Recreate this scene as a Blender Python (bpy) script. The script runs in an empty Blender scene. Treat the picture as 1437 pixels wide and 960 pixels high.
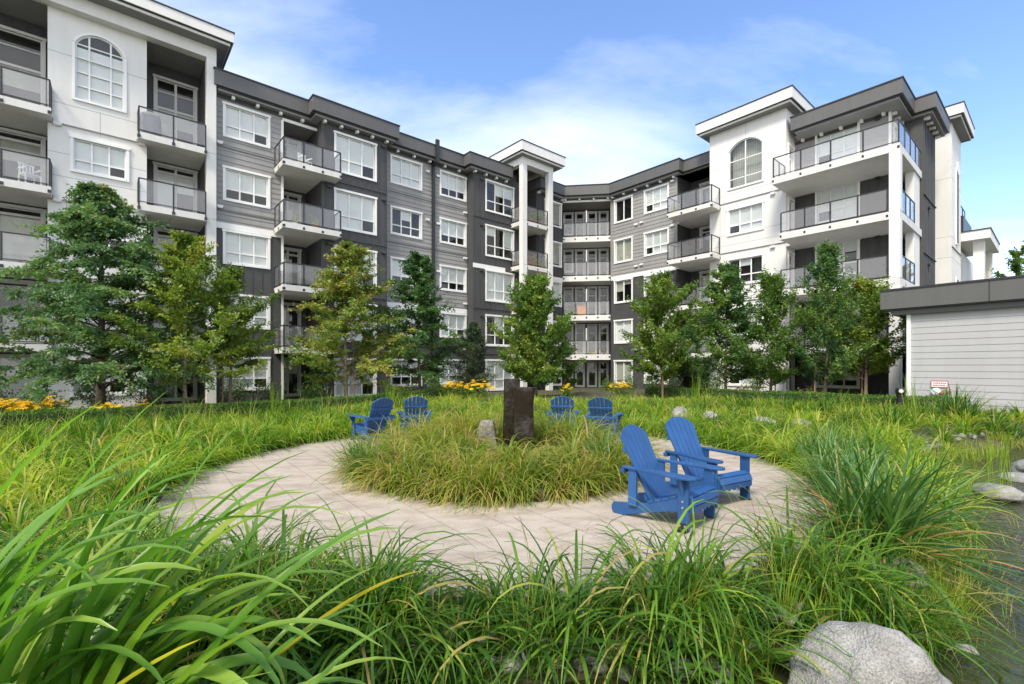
import bpy, bmesh, math, random
import numpy as np
from mathutils import Vector, Matrix, noise as mnoise
random.seed(7); RNG = np.random.default_rng(11)
C = bpy.context.scene.collection
S = bpy.context.scene
R = math.radians

# ------------------------------------------------------------ camera, sky, sun
cam = bpy.data.objects.new('camera', bpy.data.cameras.new('camera')); C.objects.link(cam)
cam.location = (0, 0, 1.65); cam.rotation_euler = (R(90), 0, 0)
cam.data.sensor_width = 36; cam.data.lens = 665*36/1437; cam.data.shift_y = 35/1437
cam.data.clip_start = 0.05; cam.data.clip_end = 3000
S.camera = cam
SUN_EL, SUN_AZ = 52, 205          # azimuth clockwise from +Y
w = bpy.data.worlds.new('World'); S.world = w; w.use_nodes = True
nt = w.node_tree; N = nt.nodes; Lk = nt.links
for n in list(N): N.remove(n)
out = N.new('ShaderNodeOutputWorld'); bg = N.new('ShaderNodeBackground'); bg.inputs[1].default_value = 0.15
sky = N.new('ShaderNodeTexSky'); sky.sky_type = 'NISHITA'; sky.sun_disc = False
sky.sun_elevation = R(SUN_EL); sky.sun_rotation = R(SUN_AZ); sky.air_density = 1.0; sky.dust_density = 0.6; sky.ozone_density = 2.0
tc = N.new('ShaderNodeTexCoord'); sep = N.new('ShaderNodeSeparateXYZ'); Lk.new(tc.outputs['Generated'], sep.inputs[0])
def wm(op, a, b=None, clamp=False):
    n = N.new('ShaderNodeMath'); n.operation = op; n.use_clamp = clamp
    for i, v in enumerate((a, b)):
        if v is None: continue
        if isinstance(v, (int, float)): n.inputs[i].default_value = v
        else: Lk.new(v, n.inputs[i])
    return n.outputs[0]
zz = wm('ADD', wm('MAXIMUM', sep.outputs[2], 0.0), 0.22)
cx_ = wm('DIVIDE', sep.outputs[0], zz); cy_ = wm('DIVIDE', sep.outputs[1], zz)
comb = N.new('ShaderNodeCombineXYZ'); Lk.new(cx_, comb.inputs[0]); Lk.new(cy_, comb.inputs[1])
mp = N.new('ShaderNodeMapping'); mp.inputs['Rotation'].default_value = (0, 0, R(35)); mp.inputs['Scale'].default_value = (0.75, 1.6, 1); mp.inputs['Location'].default_value = (3.1, 1.7, 0)
Lk.new(comb.outputs[0], mp.inputs[0])
nz = N.new('ShaderNodeTexNoise'); nz.inputs['Scale'].default_value = 0.85; nz.inputs['Detail'].default_value = 9; nz.inputs['Roughness'].default_value = 0.56; nz.inputs['Distortion'].default_value = 0.35
Lk.new(mp.outputs[0], nz.inputs[0])
# cloud bank: thick low in the sky, thinning overhead and to the right
low = wm('SUBTRACT', 1.0, wm('MULTIPLY', sep.outputs[2], 1.75), True)
lf = wm('MULTIPLY', sep.outputs[0], -0.10)
cov = wm('ADD', wm('ADD', wm('ADD', nz.outputs[0], wm('MULTIPLY', low, 0.36)), lf), wm('MULTIPLY', wm('MAXIMUM', wm('SUBTRACT', 0.15, sep.outputs[1]), 0.0), 0.42))  # extra cloud added behind the camera, out of view, to neutralise the ambient colour
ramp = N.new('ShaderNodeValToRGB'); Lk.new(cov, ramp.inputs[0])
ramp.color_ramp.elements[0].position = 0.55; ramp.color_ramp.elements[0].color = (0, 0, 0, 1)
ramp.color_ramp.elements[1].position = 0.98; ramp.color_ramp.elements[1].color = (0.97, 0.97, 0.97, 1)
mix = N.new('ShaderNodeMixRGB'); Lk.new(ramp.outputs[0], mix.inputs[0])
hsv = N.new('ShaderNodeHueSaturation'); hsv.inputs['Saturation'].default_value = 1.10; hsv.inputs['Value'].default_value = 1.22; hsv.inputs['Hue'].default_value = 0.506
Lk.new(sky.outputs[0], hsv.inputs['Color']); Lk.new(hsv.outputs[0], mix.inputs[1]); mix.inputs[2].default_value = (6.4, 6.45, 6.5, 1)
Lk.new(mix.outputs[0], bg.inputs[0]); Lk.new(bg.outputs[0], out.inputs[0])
sd = bpy.data.lights.new('sun', 'SUN'); sd.energy = 2.6; sd.angle = R(12); sd.color = (1, 0.93, 0.80)
so = bpy.data.objects.new('sun', sd); C.objects.link(so)
az = R(SUN_AZ); dv = Vector((math.sin(az)*math.cos(R(SUN_EL)), math.cos(az)*math.cos(R(SUN_EL)), math.sin(R(SUN_EL))))
so.rotation_euler = dv.to_track_quat('Z', 'Y').to_euler(); so.location = (0, 0, 60)
S.view_settings.view_transform = 'Standard'; S.view_settings.look = 'None'; S.view_settings.gamma = 1
S.view_settings.use_curve_mapping = False; S.view_settings.exposure = 0.88
S.cycles.max_bounces = 8; S.cycles.transparent_max_bounces = 24; S.cycles.use_denoising = True

# ------------------------------------------------------------ materials
def mat(name, col, rough=0.6, var=0.12, scale=2.0, spec=0.4, metal=0.0, bump=0.0, bscale=60, stain=None):
    m = bpy.data.materials.new(name); m.use_nodes = True; t = m.node_tree; b = t.nodes['Principled BSDF']
    b.inputs['Roughness'].default_value = rough; b.inputs['Metallic'].default_value = metal; b.inputs['Specular IOR Level'].default_value = spec
    co = t.nodes.new('ShaderNodeTexCoord'); nz = t.nodes.new('ShaderNodeTexNoise'); nz.inputs['Scale'].default_value = scale; nz.inputs['Detail'].default_value = 6
    t.links.new(co.outputs['Object'], nz.inputs[0])
    rp = t.nodes.new('ShaderNodeValToRGB'); rp.color_ramp.elements[0].position = 0.3; rp.color_ramp.elements[1].position = 0.7
    c2 = stain or tuple(c*(1-var*1.5) for c in col)
    rp.color_ramp.elements[0].color = (*c2, 1); rp.color_ramp.elements[1].color = (*tuple(min(1, c*(1+var*0.5)) for c in col), 1)
    t.links.new(nz.outputs[0], rp.inputs[0]); t.links.new(rp.outputs[0], b.inputs['Base Color'])
    if bump:
        n2 = t.nodes.new('ShaderNodeTexNoise'); n2.inputs['Scale'].default_value = bscale; n2.inputs['Detail'].default_value = 6
        bp = t.nodes.new('ShaderNodeBump'); bp.inputs['Strength'].default_value = bump; bp.inputs['Distance'].default_value = 0.02
        t.links.new(co.outputs['Object'], n2.inputs[0]); t.links.new(n2.outputs[0], bp.inputs['Height']); t.links.new(bp.outputs[0], b.inputs['Normal'])
    return m
def fade(m, lo, hi):
    t = m.node_tree; b = t.nodes['Principled BSDF']; src = b.inputs['Base Color'].links[0].from_socket
    oi = t.nodes.new('ShaderNodeObjectInfo'); mr = t.nodes.new('ShaderNodeMapRange'); mr.inputs[3].default_value = lo; mr.inputs[4].default_value = hi; t.links.new(oi.outputs['Random'], mr.inputs[0])
    h = t.nodes.new('ShaderNodeHueSaturation'); t.links.new(mr.outputs[0], h.inputs['Value']); t.links.new(src, h.inputs['Color']); t.links.new(h.outputs[0], b.inputs['Base Color'])
def streaks(m, amt):
    t = m.node_tree; b = t.nodes['Principled BSDF']; src = b.inputs['Base Color'].links[0].from_socket
    co = t.nodes.new('ShaderNodeTexCoord'); mp = t.nodes.new('ShaderNodeMapping'); mp.inputs['Scale'].default_value = (2.6, 2.6, 0.22); nz = t.nodes.new('ShaderNodeTexNoise'); nz.inputs['Scale'].default_value = 1.5; nz.inputs['Detail'].default_value = 8; nz.inputs['Roughness'].default_value = 0.65
    rp = t.nodes.new('ShaderNodeValToRGB'); rp.color_ramp.elements[0].position = 0.32; rp.color_ramp.elements[0].color = (1-amt, 1-amt, 1-amt*1.1, 1); rp.color_ramp.elements[1].position = 0.6
    mx = t.nodes.new('ShaderNodeMixRGB'); mx.blend_type = 'MULTIPLY'; mx.inputs[0].default_value = 1
    t.links.new(co.outputs['Object'], mp.inputs[0]); t.links.new(mp.outputs[0], nz.inputs[0]); t.links.new(nz.outputs[0], rp.inputs[0]); t.links.new(src, mx.inputs[1]); t.links.new(rp.outputs[0], mx.inputs[2]); t.links.new(mx.outputs[0], b.inputs['Base Color'])
def glassmat(name, tint, refl=1.0, haze=0.0, ior=1.5):
    m = bpy.data.materials.new(name); m.use_nodes = True; t = m.node_tree; t.nodes.remove(t.nodes['Principled BSDF'])
    o = t.nodes['Material Output']; tr = t.nodes.new('ShaderNodeBsdfTransparent'); tr.inputs[0].default_value = (*tint, 1)
    gl = t.nodes.new('ShaderNodeBsdfGlossy'); gl.inputs['Roughness'].default_value = 0.02; gl.inputs[0].default_value = (refl, refl, refl, 1)
    ge = t.nodes.new('ShaderNodeNewGeometry'); dp = t.nodes.new('ShaderNodeVectorMath'); dp.operation = 'DOT_PRODUCT'; t.links.new(ge.outputs['Normal'], dp.inputs[0]); t.links.new(ge.outputs['Incoming'], dp.inputs[1])
    def mth(op, a, b=0.0):
        n = t.nodes.new('ShaderNodeMath'); n.operation = op
        for i, v in enumerate((a, b)):
            if isinstance(v, float): n.inputs[i].default_value = v
            else: t.links.new(v, n.inputs[i])
        return n.outputs[0]
    f0 = ((ior-1)/(ior+1))**2; fac = mth('ADD', mth('MULTIPLY', mth('POWER', mth('SUBTRACT', 1.0, mth('ABSOLUTE', dp.outputs['Value'])), 5.0), 1.0-f0), f0)
    mx = t.nodes.new('ShaderNodeMixShader'); t.links.new(fac, mx.inputs[0]); t.links.new(gl.outputs[0], mx.inputs[2])
    if haze:
        df = t.nodes.new('ShaderNodeBsdfDiffuse'); df.inputs[0].default_value = (0.75, 0.75, 0.76, 1)
        tl = t.nodes.new('ShaderNodeMixShader'); tl.inputs[0].default_value = haze
        t.links.new(tr.outputs[0], tl.inputs[1]); t.links.new(df.outputs[0], tl.inputs[2]); t.links.new(tl.outputs[0], mx.inputs[1])
    else: t.links.new(tr.outputs[0], mx.inputs[1])
    t.links.new(mx.outputs[0], o.inputs[0]); return m
def leafmat(name, cols, rough=0.5, trans=0.35, spec=0.3):
    """colour varies leaf by leaf through the 'tint' attribute"""
    m = bpy.data.materials.new(name); m.use_nodes = True; t = m.node_tree; b = t.nodes['Principled BSDF']; o = t.nodes['Material Output']
    at = t.nodes.new('ShaderNodeAttribute'); at.attribute_name = 'tint'
    rp = t.nodes.new('ShaderNodeValToRGB'); t.links.new(at.outputs['Fac'], rp.inputs[0])
    while len(rp.color_ramp.elements) < len(cols): rp.color_ramp.elements.new(0.5)
    for i, c in enumerate(cols):
        rp.color_ramp.elements[i].position = c[0]; rp.color_ramp.elements[i].color = (*c[1], 1)
    t.links.new(rp.outputs[0], b.inputs['Base Color']); b.inputs['Roughness'].default_value = rough; b.inputs['Specular IOR Level'].default_value = spec
    tl = t.nodes.new('ShaderNodeBsdfTranslucent'); g = t.nodes.new('ShaderNodeMixRGB'); g.blend_type = 'MULTIPLY'; g.inputs[0].default_value = 1; g.inputs[2].default_value = (1.35, 1.5, 0.55, 1)
    t.links.new(rp.outputs[0], g.inputs[1]); t.links.new(g.outputs[0], tl.inputs[0])
    mx = t.nodes.new('ShaderNodeMixShader'); mx.inputs[0].default_value = trans
    t.links.new(b.outputs[0], mx.inputs[1]); t.links.new(tl.outputs[0], mx.inputs[2]); t.links.new(mx.outputs[0], o.inputs[0]); return m

M = {
 'white': mat('white_panel', (0.70, 0.69, 0.66), 0.6, 0.05, 0.7), 'trim': mat('white_trim', (0.78, 0.78, 0.76), 0.45, 0.03),
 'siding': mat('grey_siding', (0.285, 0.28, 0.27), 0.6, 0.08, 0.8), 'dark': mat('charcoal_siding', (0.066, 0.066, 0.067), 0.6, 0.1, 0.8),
 'frieze': mat('frieze_grey', (0.06, 0.06, 0.062), 0.6), 'fascia': mat('fascia_grey', (0.11, 0.109, 0.107), 0.5, 0.06, 0.5),
 'cap': mat('cap_flashing', (0.028, 0.028, 0.03), 0.4), 'soffit': mat('soffit_grey', (0.22, 0.22, 0.215), 0.6, 0.05),
 'slab': mat('balcony_white', (0.66, 0.65, 0.62), 0.6, 0.06, 0.9), 'black': mat('black_metal', (0.018, 0.018, 0.02), 0.4, 0.1, spec=0.5),
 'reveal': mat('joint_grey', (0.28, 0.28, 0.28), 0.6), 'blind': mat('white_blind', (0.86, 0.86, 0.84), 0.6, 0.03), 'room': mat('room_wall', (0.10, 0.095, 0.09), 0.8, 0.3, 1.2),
 'curtain': mat('beige_curtain', (0.5, 0.49, 0.42), 0.8, 0.15, 2), 'door': mat('door_trim', (0.62, 0.62, 0.6), 0.5, 0.04),
 'pane': glassmat('window_glass', (0.95, 0.965, 0.965), 1.0, 0, 1.45), 'bglass': glassmat('balcony_glass', (0.985, 0.985, 0.988), 0.9, 0.085, 1.45),
 'shed': mat('pale_grey_siding', (0.40, 0.40, 0.405), 0.6, 0.04, 0.9),
 'blue': mat('blue_poly_lumber', (0.022, 0.084, 0.235), 0.42, 0.10, 5, spec=0.4, bump=0.12, bscale=40),
 'steel': mat('galvanised_bolt', (0.6, 0.6, 0.6), 0.3, 0.05, metal=0.9),
 'basalt': mat('wet_basalt', (0.017, 0.010, 0.006), 0.22, 0.5, 7, spec=0.6, bump=0.35, bscale=9, stain=(0.008, 0.006, 0.004)),
 'rock': mat('granite_boulder', (0.39, 0.378, 0.355), 0.9, 0.2, 6, bump=0.9, bscale=70, stain=(0.215, 0.208, 0.19)),
 'oldstone': mat('weathered_stone', (0.30, 0.27, 0.24), 0.9, 0.25, 9, bump=1.0, bscale=30),
 'bark': mat('bark', (0.13, 0.095, 0.07), 0.9, 0.3, 14, bump=0.8, bscale=40), 'palebark': mat('pale_bark', (0.27, 0.21, 0.155), 0.9, 0.25, 14, bump=0.6, bscale=40),
 'stake': mat('wood_stake', (0.35, 0.22, 0.13), 0.8, 0.15, 9), 'red': mat('red_paint', (0.5, 0.04, 0.04), 0.5), 'brass': mat('brass', (0.45, 0.25, 0.15), 0.35, 0.2, 20, metal=0.8),
 'orange': mat('orange_wood', (0.6, 0.26, 0.08), 0.6), 'pot': mat('terracotta', (0.38, 0.13, 0.07), 0.8), 'cloth': mat('grey_cover', (0.20, 0.20, 0.22), 0.85, 0.15, 3), 'darkcloth': mat('black_cover', (0.022, 0.022, 0.026), 0.8), 'plast': mat('white_plastic', (0.75, 0.75, 0.74), 0.4),
 'yellow': mat('yellow_plastic', (0.65, 0.45, 0.05), 0.5),
}
M['katsura'] = leafmat('katsura_leaf', [(0, (0.062, 0.125, 0.055)), (0.5, (0.104, 0.205, 0.079)), (0.85, (0.194, 0.304, 0.099)), (1, (0.263, 0.211, 0.092))])
M['maple'] = leafmat('maple_leaf', [(0, (0.069, 0.132, 0.022)), (0.5, (0.159, 0.244, 0.034)), (0.85, (0.277, 0.343, 0.046)), (1, (0.388, 0.290, 0.059))])
M['autumn'] = leafmat('turning_leaf', [(0, (0.083, 0.152, 0.026)), (0.5, (0.180, 0.264, 0.045)), (0.8, (0.305, 0.330, 0.059)), (1, (0.416, 0.218, 0.086))])
M['deep'] = leafmat('deep_leaf', [(0, (0.039, 0.095, 0.032)), (0.6, (0.083, 0.169, 0.048)), (1, (0.186, 0.277, 0.059))])
M['pine'] = leafmat('pine_needle', [(0, (0.033, 0.059, 0.033)), (0.6, (0.061, 0.092, 0.045)), (1, (0.143, 0.157, 0.065))], trans=0.15)
M['leafy'] = leafmat('green_leaf', [(0, (0.064, 0.131, 0.022)), (0.6, (0.126, 0.220, 0.034)), (1, (0.254, 0.325, 0.057))])
M['lawn'] = leafmat('lime_grass', [(0, (0.05, 0.125, 0.014)), (0.35, (0.135, 0.265, 0.022)), (0.7, (0.28, 0.41, 0.03)), (0.9, (0.43, 0.45, 0.07)), (1, (0.46, 0.31, 0.12))], 0.40, 0.45)
M['planter'] = leafmat('planter_grass_blade', [(0, (0.07, 0.14, 0.016)), (0.4, (0.16, 0.245, 0.024)), (0.68, (0.27, 0.32, 0.04)), (0.86, (0.38, 0.34, 0.08)), (1, (0.42, 0.28, 0.13))], 0.45, 0.45)
M['sedge'] = leafmat('sedge_blade', [(0, (0.038, 0.105, 0.012)), (0.45, (0.105, 0.225, 0.022)), (0.82, (0.25, 0.38, 0.035)), (0.92, (0.36, 0.39, 0.07)), (1, (0.40, 0.27, 0.11))], 0.45, 0.40, 0.3)
M['iris'] = leafmat('iris_blade', [(0, (0.06, 0.155, 0.026)), (0.5, (0.14, 0.29, 0.042)), (0.9, (0.27, 0.40, 0.065)), (0.96, (0.50, 0.45, 0.02)), (1, (0.52, 0.36, 0.02))], 0.36, 0.42, 0.5)
M['spiky'] = leafmat('crocosmia_blade', [(0, (0.03, 0.10, 0.022)), (0.55, (0.08, 0.19, 0.04)), (0.84, (0.18, 0.29, 0.06)), (0.92, (0.40, 0.22, 0.08)), (1, (0.46, 0.30, 0.14))], 0.38, 0.32, 0.5)
M['petal'] = leafmat('yellow_petal', [(0, (0.60, 0.32, 0.012)), (0.6, (0.74, 0.46, 0.015)), (1, (0.80, 0.56, 0.03))], 0.6, 0.3)
M['pink'] = leafmat('pink_sedum', [(0, (0.30, 0.10, 0.09)), (1, (0.45, 0.20, 0.15))], 0.6, 0.2)
M['hedge'] = leafmat('hedge_leaf', [(0, (0.041, 0.111, 0.018)), (0.6, (0.089, 0.195, 0.029)), (1, (0.164, 0.273, 0.039))])

def speckle(m, scale, lo):
    t = m.node_tree; b = t.nodes['Principled BSDF']; src = b.inputs['Base Color'].links[0].from_socket
    co = t.nodes.new('ShaderNodeTexCoord'); nz = t.nodes.new('ShaderNodeTexNoise'); nz.inputs['Scale'].default_value = scale; nz.inputs['Detail'].default_value = 3; rp = t.nodes.new('ShaderNodeValToRGB')
    rp.color_ramp.elements[0].position = 0.36; rp.color_ramp.elements[0].color = (lo, lo, lo*.97, 1); rp.color_ramp.elements[1].position = 0.58; mx = t.nodes.new('ShaderNodeMixRGB'); mx.blend_type = 'MULTIPLY'; mx.inputs[0].default_value = 1
    t.links.new(co.outputs['Object'], nz.inputs[0]); t.links.new(nz.outputs[0], rp.inputs[0]); t.links.new(src, mx.inputs[1]); t.links.new(rp.outputs[0], mx.inputs[2]); t.links.new(mx.outputs[0], b.inputs['Base Color'])
speckle(M['rock'], 90, 0.62); speckle(M['oldstone'], 60, 0.55)
fade(M['blue'], 0.82, 1.18)
for k_, a_ in (('white', .05), ('slab', .10), ('siding', .10), ('dark', .14), ('shed', .05), ('fascia', .10)): streaks(M[k_], a_)
def nodes_of(name):
    m = bpy.data.materials.new(name); m.use_nodes = True; return m, m.node_tree, m.node_tree.nodes['Principled BSDF']
def plaza_mat():
    m, t, b = nodes_of('stamped_concrete'); n = t.nodes; l = t.links
    co = n.new('ShaderNodeTexCoord'); mp = n.new('ShaderNodeMapping'); mp.inputs['Rotation'].default_value = (0, 0, R(52)); l.new(co.outputs['Object'], mp.inputs[0])
    br = n.new('ShaderNodeTexBrick'); br.inputs['Scale'].default_value = 1.0; br.inputs['Mortar Size'].default_value = 0.010; br.inputs['Mortar Smooth'].default_value = 0.3
    br.inputs['Brick Width'].default_value = 1.0; br.inputs['Row Height'].default_value = 0.5; br.offset = 0.37; br.inputs['Bias'].default_value = 0.1
    br.inputs['Color1'].default_value = (0.395, 0.337, 0.268, 1); br.inputs['Color2'].default_value = (0.435, 0.37, 0.295, 1); br.inputs['Mortar'].default_value = (0.315, 0.265, 0.21, 1)
    l.new(mp.outputs[0], br.inputs[0])
    mp2 = n.new('ShaderNodeMapping'); mp2.inputs['Rotation'].default_value = (0, 0, R(-30)); mp2.inputs['Scale'].default_value = (1, 2.2, 1); l.new(co.outputs['Object'], mp2.inputs[0])
    nz = n.new('ShaderNodeTexNoise'); nz.inputs['Scale'].default_value = 2.3; nz.inputs['Detail'].default_value = 9; nz.inputs['Roughness'].default_value = 0.65; l.new(mp2.outputs[0], nz.inputs[0])
    rp = n.new('ShaderNodeValToRGB'); rp.color_ramp.elements[0].position = 0.36; rp.color_ramp.elements[0].color = (0.70, 0.65, 0.62, 1); rp.color_ramp.elements[1].position = 0.56; rp.color_ramp.elements[1].color = (1, 1, 1, 1)
    l.new(nz.outputs[0], rp.inputs[0])
    mx = n.new('ShaderNodeMixRGB'); mx.blend_type = 'MULTIPLY'; mx.inputs[0].default_value = 0.8; l.new(br.outputs[0], mx.inputs[1]); l.new(rp.outputs[0], mx.inputs[2])
    n3 = n.new('ShaderNodeTexNoise'); n3.inputs['Scale'].default_value = 45; n3.inputs['Detail'].default_value = 4; l.new(co.outputs['Object'], n3.inputs[0])
    mx2 = n.new('ShaderNodeMixRGB'); mx2.blend_type = 'OVERLAY'; mx2.inputs[0].default_value = 0.25; l.new(mx.outputs[0], mx2.inputs[1]); l.new(n3.outputs[0], mx2.inputs[2])
    l.new(mx2.outputs[0], b.inputs['Base Color']); b.inputs['Roughness'].default_value = 0.75
    bp = n.new('ShaderNodeBump'); bp.inputs['Strength'].default_value = 0.35; bp.inputs['Distance'].default_value = 0.01
    ad = n.new('ShaderNodeMath'); ad.operation = 'SUBTRACT'; l.new(n3.outputs[0], ad.inputs[0]); l.new(br.outputs['Fac'], ad.inputs[1]); l.new(ad.outputs[0], bp.inputs['Height']); l.new(bp.outputs[0], b.inputs['Normal'])
    return m
def soil_mat():
    m, t, b = nodes_of('soil'); n = t.nodes; l = t.links
    co = n.new('ShaderNodeTexCoord'); nz = n.new('ShaderNodeTexNoise'); nz.inputs['Scale'].default_value = 7; nz.inputs['Detail'].default_value = 10; nz.inputs['Roughness'].default_value = 0.7
    l.new(co.outputs['Object'], nz.inputs[0]); rp = n.new('ShaderNodeValToRGB'); l.new(nz.outputs[0], rp.inputs[0])
    e = rp.color_ramp.elements; e[0].position = 0.3; e[0].color = (0.022, 0.018, 0.012, 1); e[1].position = 0.72; e[1].color = (0.14, 0.11, 0.07, 1)
    k = e.new(0.5); k.color = (0.055, 0.055, 0.022, 1)
    l.new(rp.outputs[0], b.inputs['Base Color']); b.inputs['Roughness'].default_value = 0.95
    bp = n.new('ShaderNodeBump'); bp.inputs['Strength'].default_value = 1; bp.inputs['Distance'].default_value = 0.05; l.new(nz.outputs[0], bp.inputs['Height']); l.new(bp.outputs[0], b.inputs['Normal'])
    return m
def water_mat():
    m, t, b = nodes_of('pond_water'); n = t.nodes; l = t.links
    co = n.new('ShaderNodeTexCoord'); nz = n.new('ShaderNodeTexNoise'); nz.inputs['Scale'].default_value = 1.1; nz.inputs['Detail'].default_value = 7; l.new(co.outputs['Object'], nz.inputs[0])
    rp = n.new('ShaderNodeValToRGB'); l.new(nz.outputs[0], rp.inputs[0]); e = rp.color_ramp.elements
    e[0].position = 0.35; e[0].color = (0.012, 0.013, 0.007, 1); e[1].position = 0.68; e[1].color = (0.05, 0.056, 0.014, 1)
    l.new(rp.outputs[0], b.inputs['Base Color']); b.inputs['Roughness'].default_value = 0.06; b.inputs['IOR'].default_value = 1.33
    w1 = n.new('ShaderNodeTexNoise'); w1.inputs['Scale'].default_value = 9; w1.inputs['Detail'].default_value = 3; w1.inputs['Distortion'].default_value = 1.0; l.new(co.outputs['Object'], w1.inputs[0])
    bp = n.new('ShaderNodeBump'); bp.inputs['Strength'].default_value = 0.5; bp.inputs['Distance'].default_value = 0.05; l.new(w1.outputs[0], bp.inputs['Height']); l.new(bp.outputs[0], b.inputs['Normal'])
    return m
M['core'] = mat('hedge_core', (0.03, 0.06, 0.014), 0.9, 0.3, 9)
M['plaza'] = plaza_mat(); M['soil'] = soil_mat(); M['water'] = water_mat()

# ------------------------------------------------------------ helpers
def tag(o, label=None, cat=None, group=None, kind=None):
    if label: o['label'] = label
    if cat: o['category'] = cat
    if group: o['group'] = group
    if kind: o['kind'] = kind
    return o
def empty(name, loc=(0, 0, 0), rz=0.0):
    o = bpy.data.objects.new(name, None); C.objects.link(o); o.location = loc; o.rotation_euler = (0, 0, rz); o.empty_display_size = 0.2; return o
class MB:
    """collects faces and links them as ONE mesh object"""
    def __init__(s): s.v = []; s.f = []
    def face(s, pts):
        i = len(s.v); s.v += [tuple(p) for p in pts]; s.f.append(tuple(range(i, i+len(pts))))
    def box(s, F, a0, a1, o0, o1, z0, z1):
        i = len(s.v)
        s.v += [F(a, o, z) for z in (z0, z1) for o in (o0, o1) for a in (a0, a1)]
        s.f += [tuple(i+k for k in q) for q in ((0, 1, 3, 2), (4, 6, 7, 5), (0, 4, 5, 1), (2, 3, 7, 6), (0, 2, 6, 4), (1, 5, 7, 3))]
    def quad(s, F, *p): s.face([F(*q) for q in p])
    def prism(s, poly, z0, z1, caps=True):
        n = len(poly); i = len(s.v)
        s.v += [(p[0], p[1], z0) for p in poly] + [(p[0], p[1], z1) for p in poly]
        s.f += [(i+k, i+(k+1) % n, i+n+(k+1) % n, i+n+k) for k in range(n)]
        if caps: s.f += [tuple(i+k for k in reversed(range(n))), tuple(i+n+k for k in range(n))]
    def extrude(s, F, pts2, o0, o1):
        """polygon in (a,z) pushed from o0 to o1"""
        n = len(pts2); i = len(s.v)
        s.v += [F(a, o0, z) for a, z in pts2] + [F(a, o1, z) for a, z in pts2]
        s.f += [(i+k, i+(k+1) % n, i+n+(k+1) % n, i+n+k) for k in range(n)] + [tuple(i+k for k in reversed(range(n))), tuple(i+n+k for k in range(n))]
    def tube(s, pts, rad, n=8):
        pts = [Vector(p) for p in pts]; i0 = len(s.v); m = len(pts)
        for k, p in enumerate(pts):
            d = (pts[min(k+1, m-1)]-pts[max(k-1, 0)]).normalized(); up = Vector((0, 0, 1)) if abs(d.z) < 0.9 else Vector((1, 0, 0))
            x = d.cross(up).normalized(); y = d.cross(x); r = rad[k] if hasattr(rad, '__len__') else rad
            for j in range(n):
                a = 2*math.pi*j/n; s.v.append(tuple(p+x*(r*math.cos(a))+y*(r*math.sin(a))))
        for k in range(m-1):
            for j in range(n):
                s.f.append((i0+k*n+j, i0+k*n+(j+1) % n, i0+(k+1)*n+(j+1) % n, i0+(k+1)*n+j))
        s.f.append(tuple(i0+j for j in reversed(range(n)))); s.f.append(tuple(i0+(m-1)*n+j for j in range(n)))
    def lathe(s, prof, c=(0, 0, 0), n=20):
        i0 = len(s.v)
        for r, z in prof:
            for j in range(n):
                a = 2*math.pi*j/n; s.v.append((c[0]+r*math.cos(a), c[1]+r*math.sin(a), c[2]+z))
        for k in range(len(prof)-1):
            for j in range(n): s.f.append((i0+k*n+j, i0+k*n+(j+1) % n, i0+(k+1)*n+(j+1) % n, i0+(k+1)*n+j))
        s.f.append(tuple(i0+j for j in reversed(range(n)))); s.f.append(tuple(i0+(len(prof)-1)*n+j for j in range(n)))
    def build(s, name, m, parent=None, bevel=0.0, smooth=False, loc=None):
        me = bpy.data.meshes.new(name); me.from_pydata(s.v, [], s.f); me.materials.append(m); me.update()
        if bevel or smooth:
            bm = bmesh.new(); bm.from_mesh(me); bmesh.ops.recalc_face_normals(bm, faces=bm.faces); bm.to_mesh(me); bm.free()
        if smooth: me.shade_smooth()
        o = bpy.data.objects.new(name, me); C.objects.link(o)
        if parent: o.parent = parent
        if loc: o.location = loc
        if bevel:
            b = o.modifiers.new('bevel', 'BEVEL'); b.width = bevel; b.segments = 2; b.limit_method = 'ANGLE'; b.harden_normals = False
        return o
def ident(a, o, z): return (a, o, z)
def npmesh(name, verts, quads, tint, m, parent=None, smooth=False):
    me = bpy.data.meshes.new(name); nv, nf = len(verts), len(quads); k = quads.shape[1]
    me.vertices.add(nv); me.vertices.foreach_set('co', np.ascontiguousarray(verts, dtype=np.float32).ravel())
    me.loops.add(nf*k); me.loops.foreach_set('vertex_index', np.ascontiguousarray(quads, dtype=np.int32).ravel())
    me.polygons.add(nf); me.polygons.foreach_set('loop_start', np.arange(0, nf*k, k, dtype=np.int32)); me.polygons.foreach_set('loop_total', np.full(nf, k, dtype=np.int32))
    if smooth: me.polygons.foreach_set('use_smooth', np.ones(nf, dtype=bool))
    me.update(calc_edges=True); a = me.attributes.new('tint', 'FLOAT', 'FACE'); a.data.foreach_set('value', np.ascontiguousarray(tint, dtype=np.float32))
    me.materials.append(m); o = bpy.data.objects.new(name, me); C.objects.link(o)
    if parent: o.parent = parent
    return o
def copy_tree(o, parent=None):
    c = o.copy(); C.objects.link(c)
    if parent: c.parent = parent; 
    for ch in list(o.children): copy_tree(ch, c)
    return c

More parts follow.
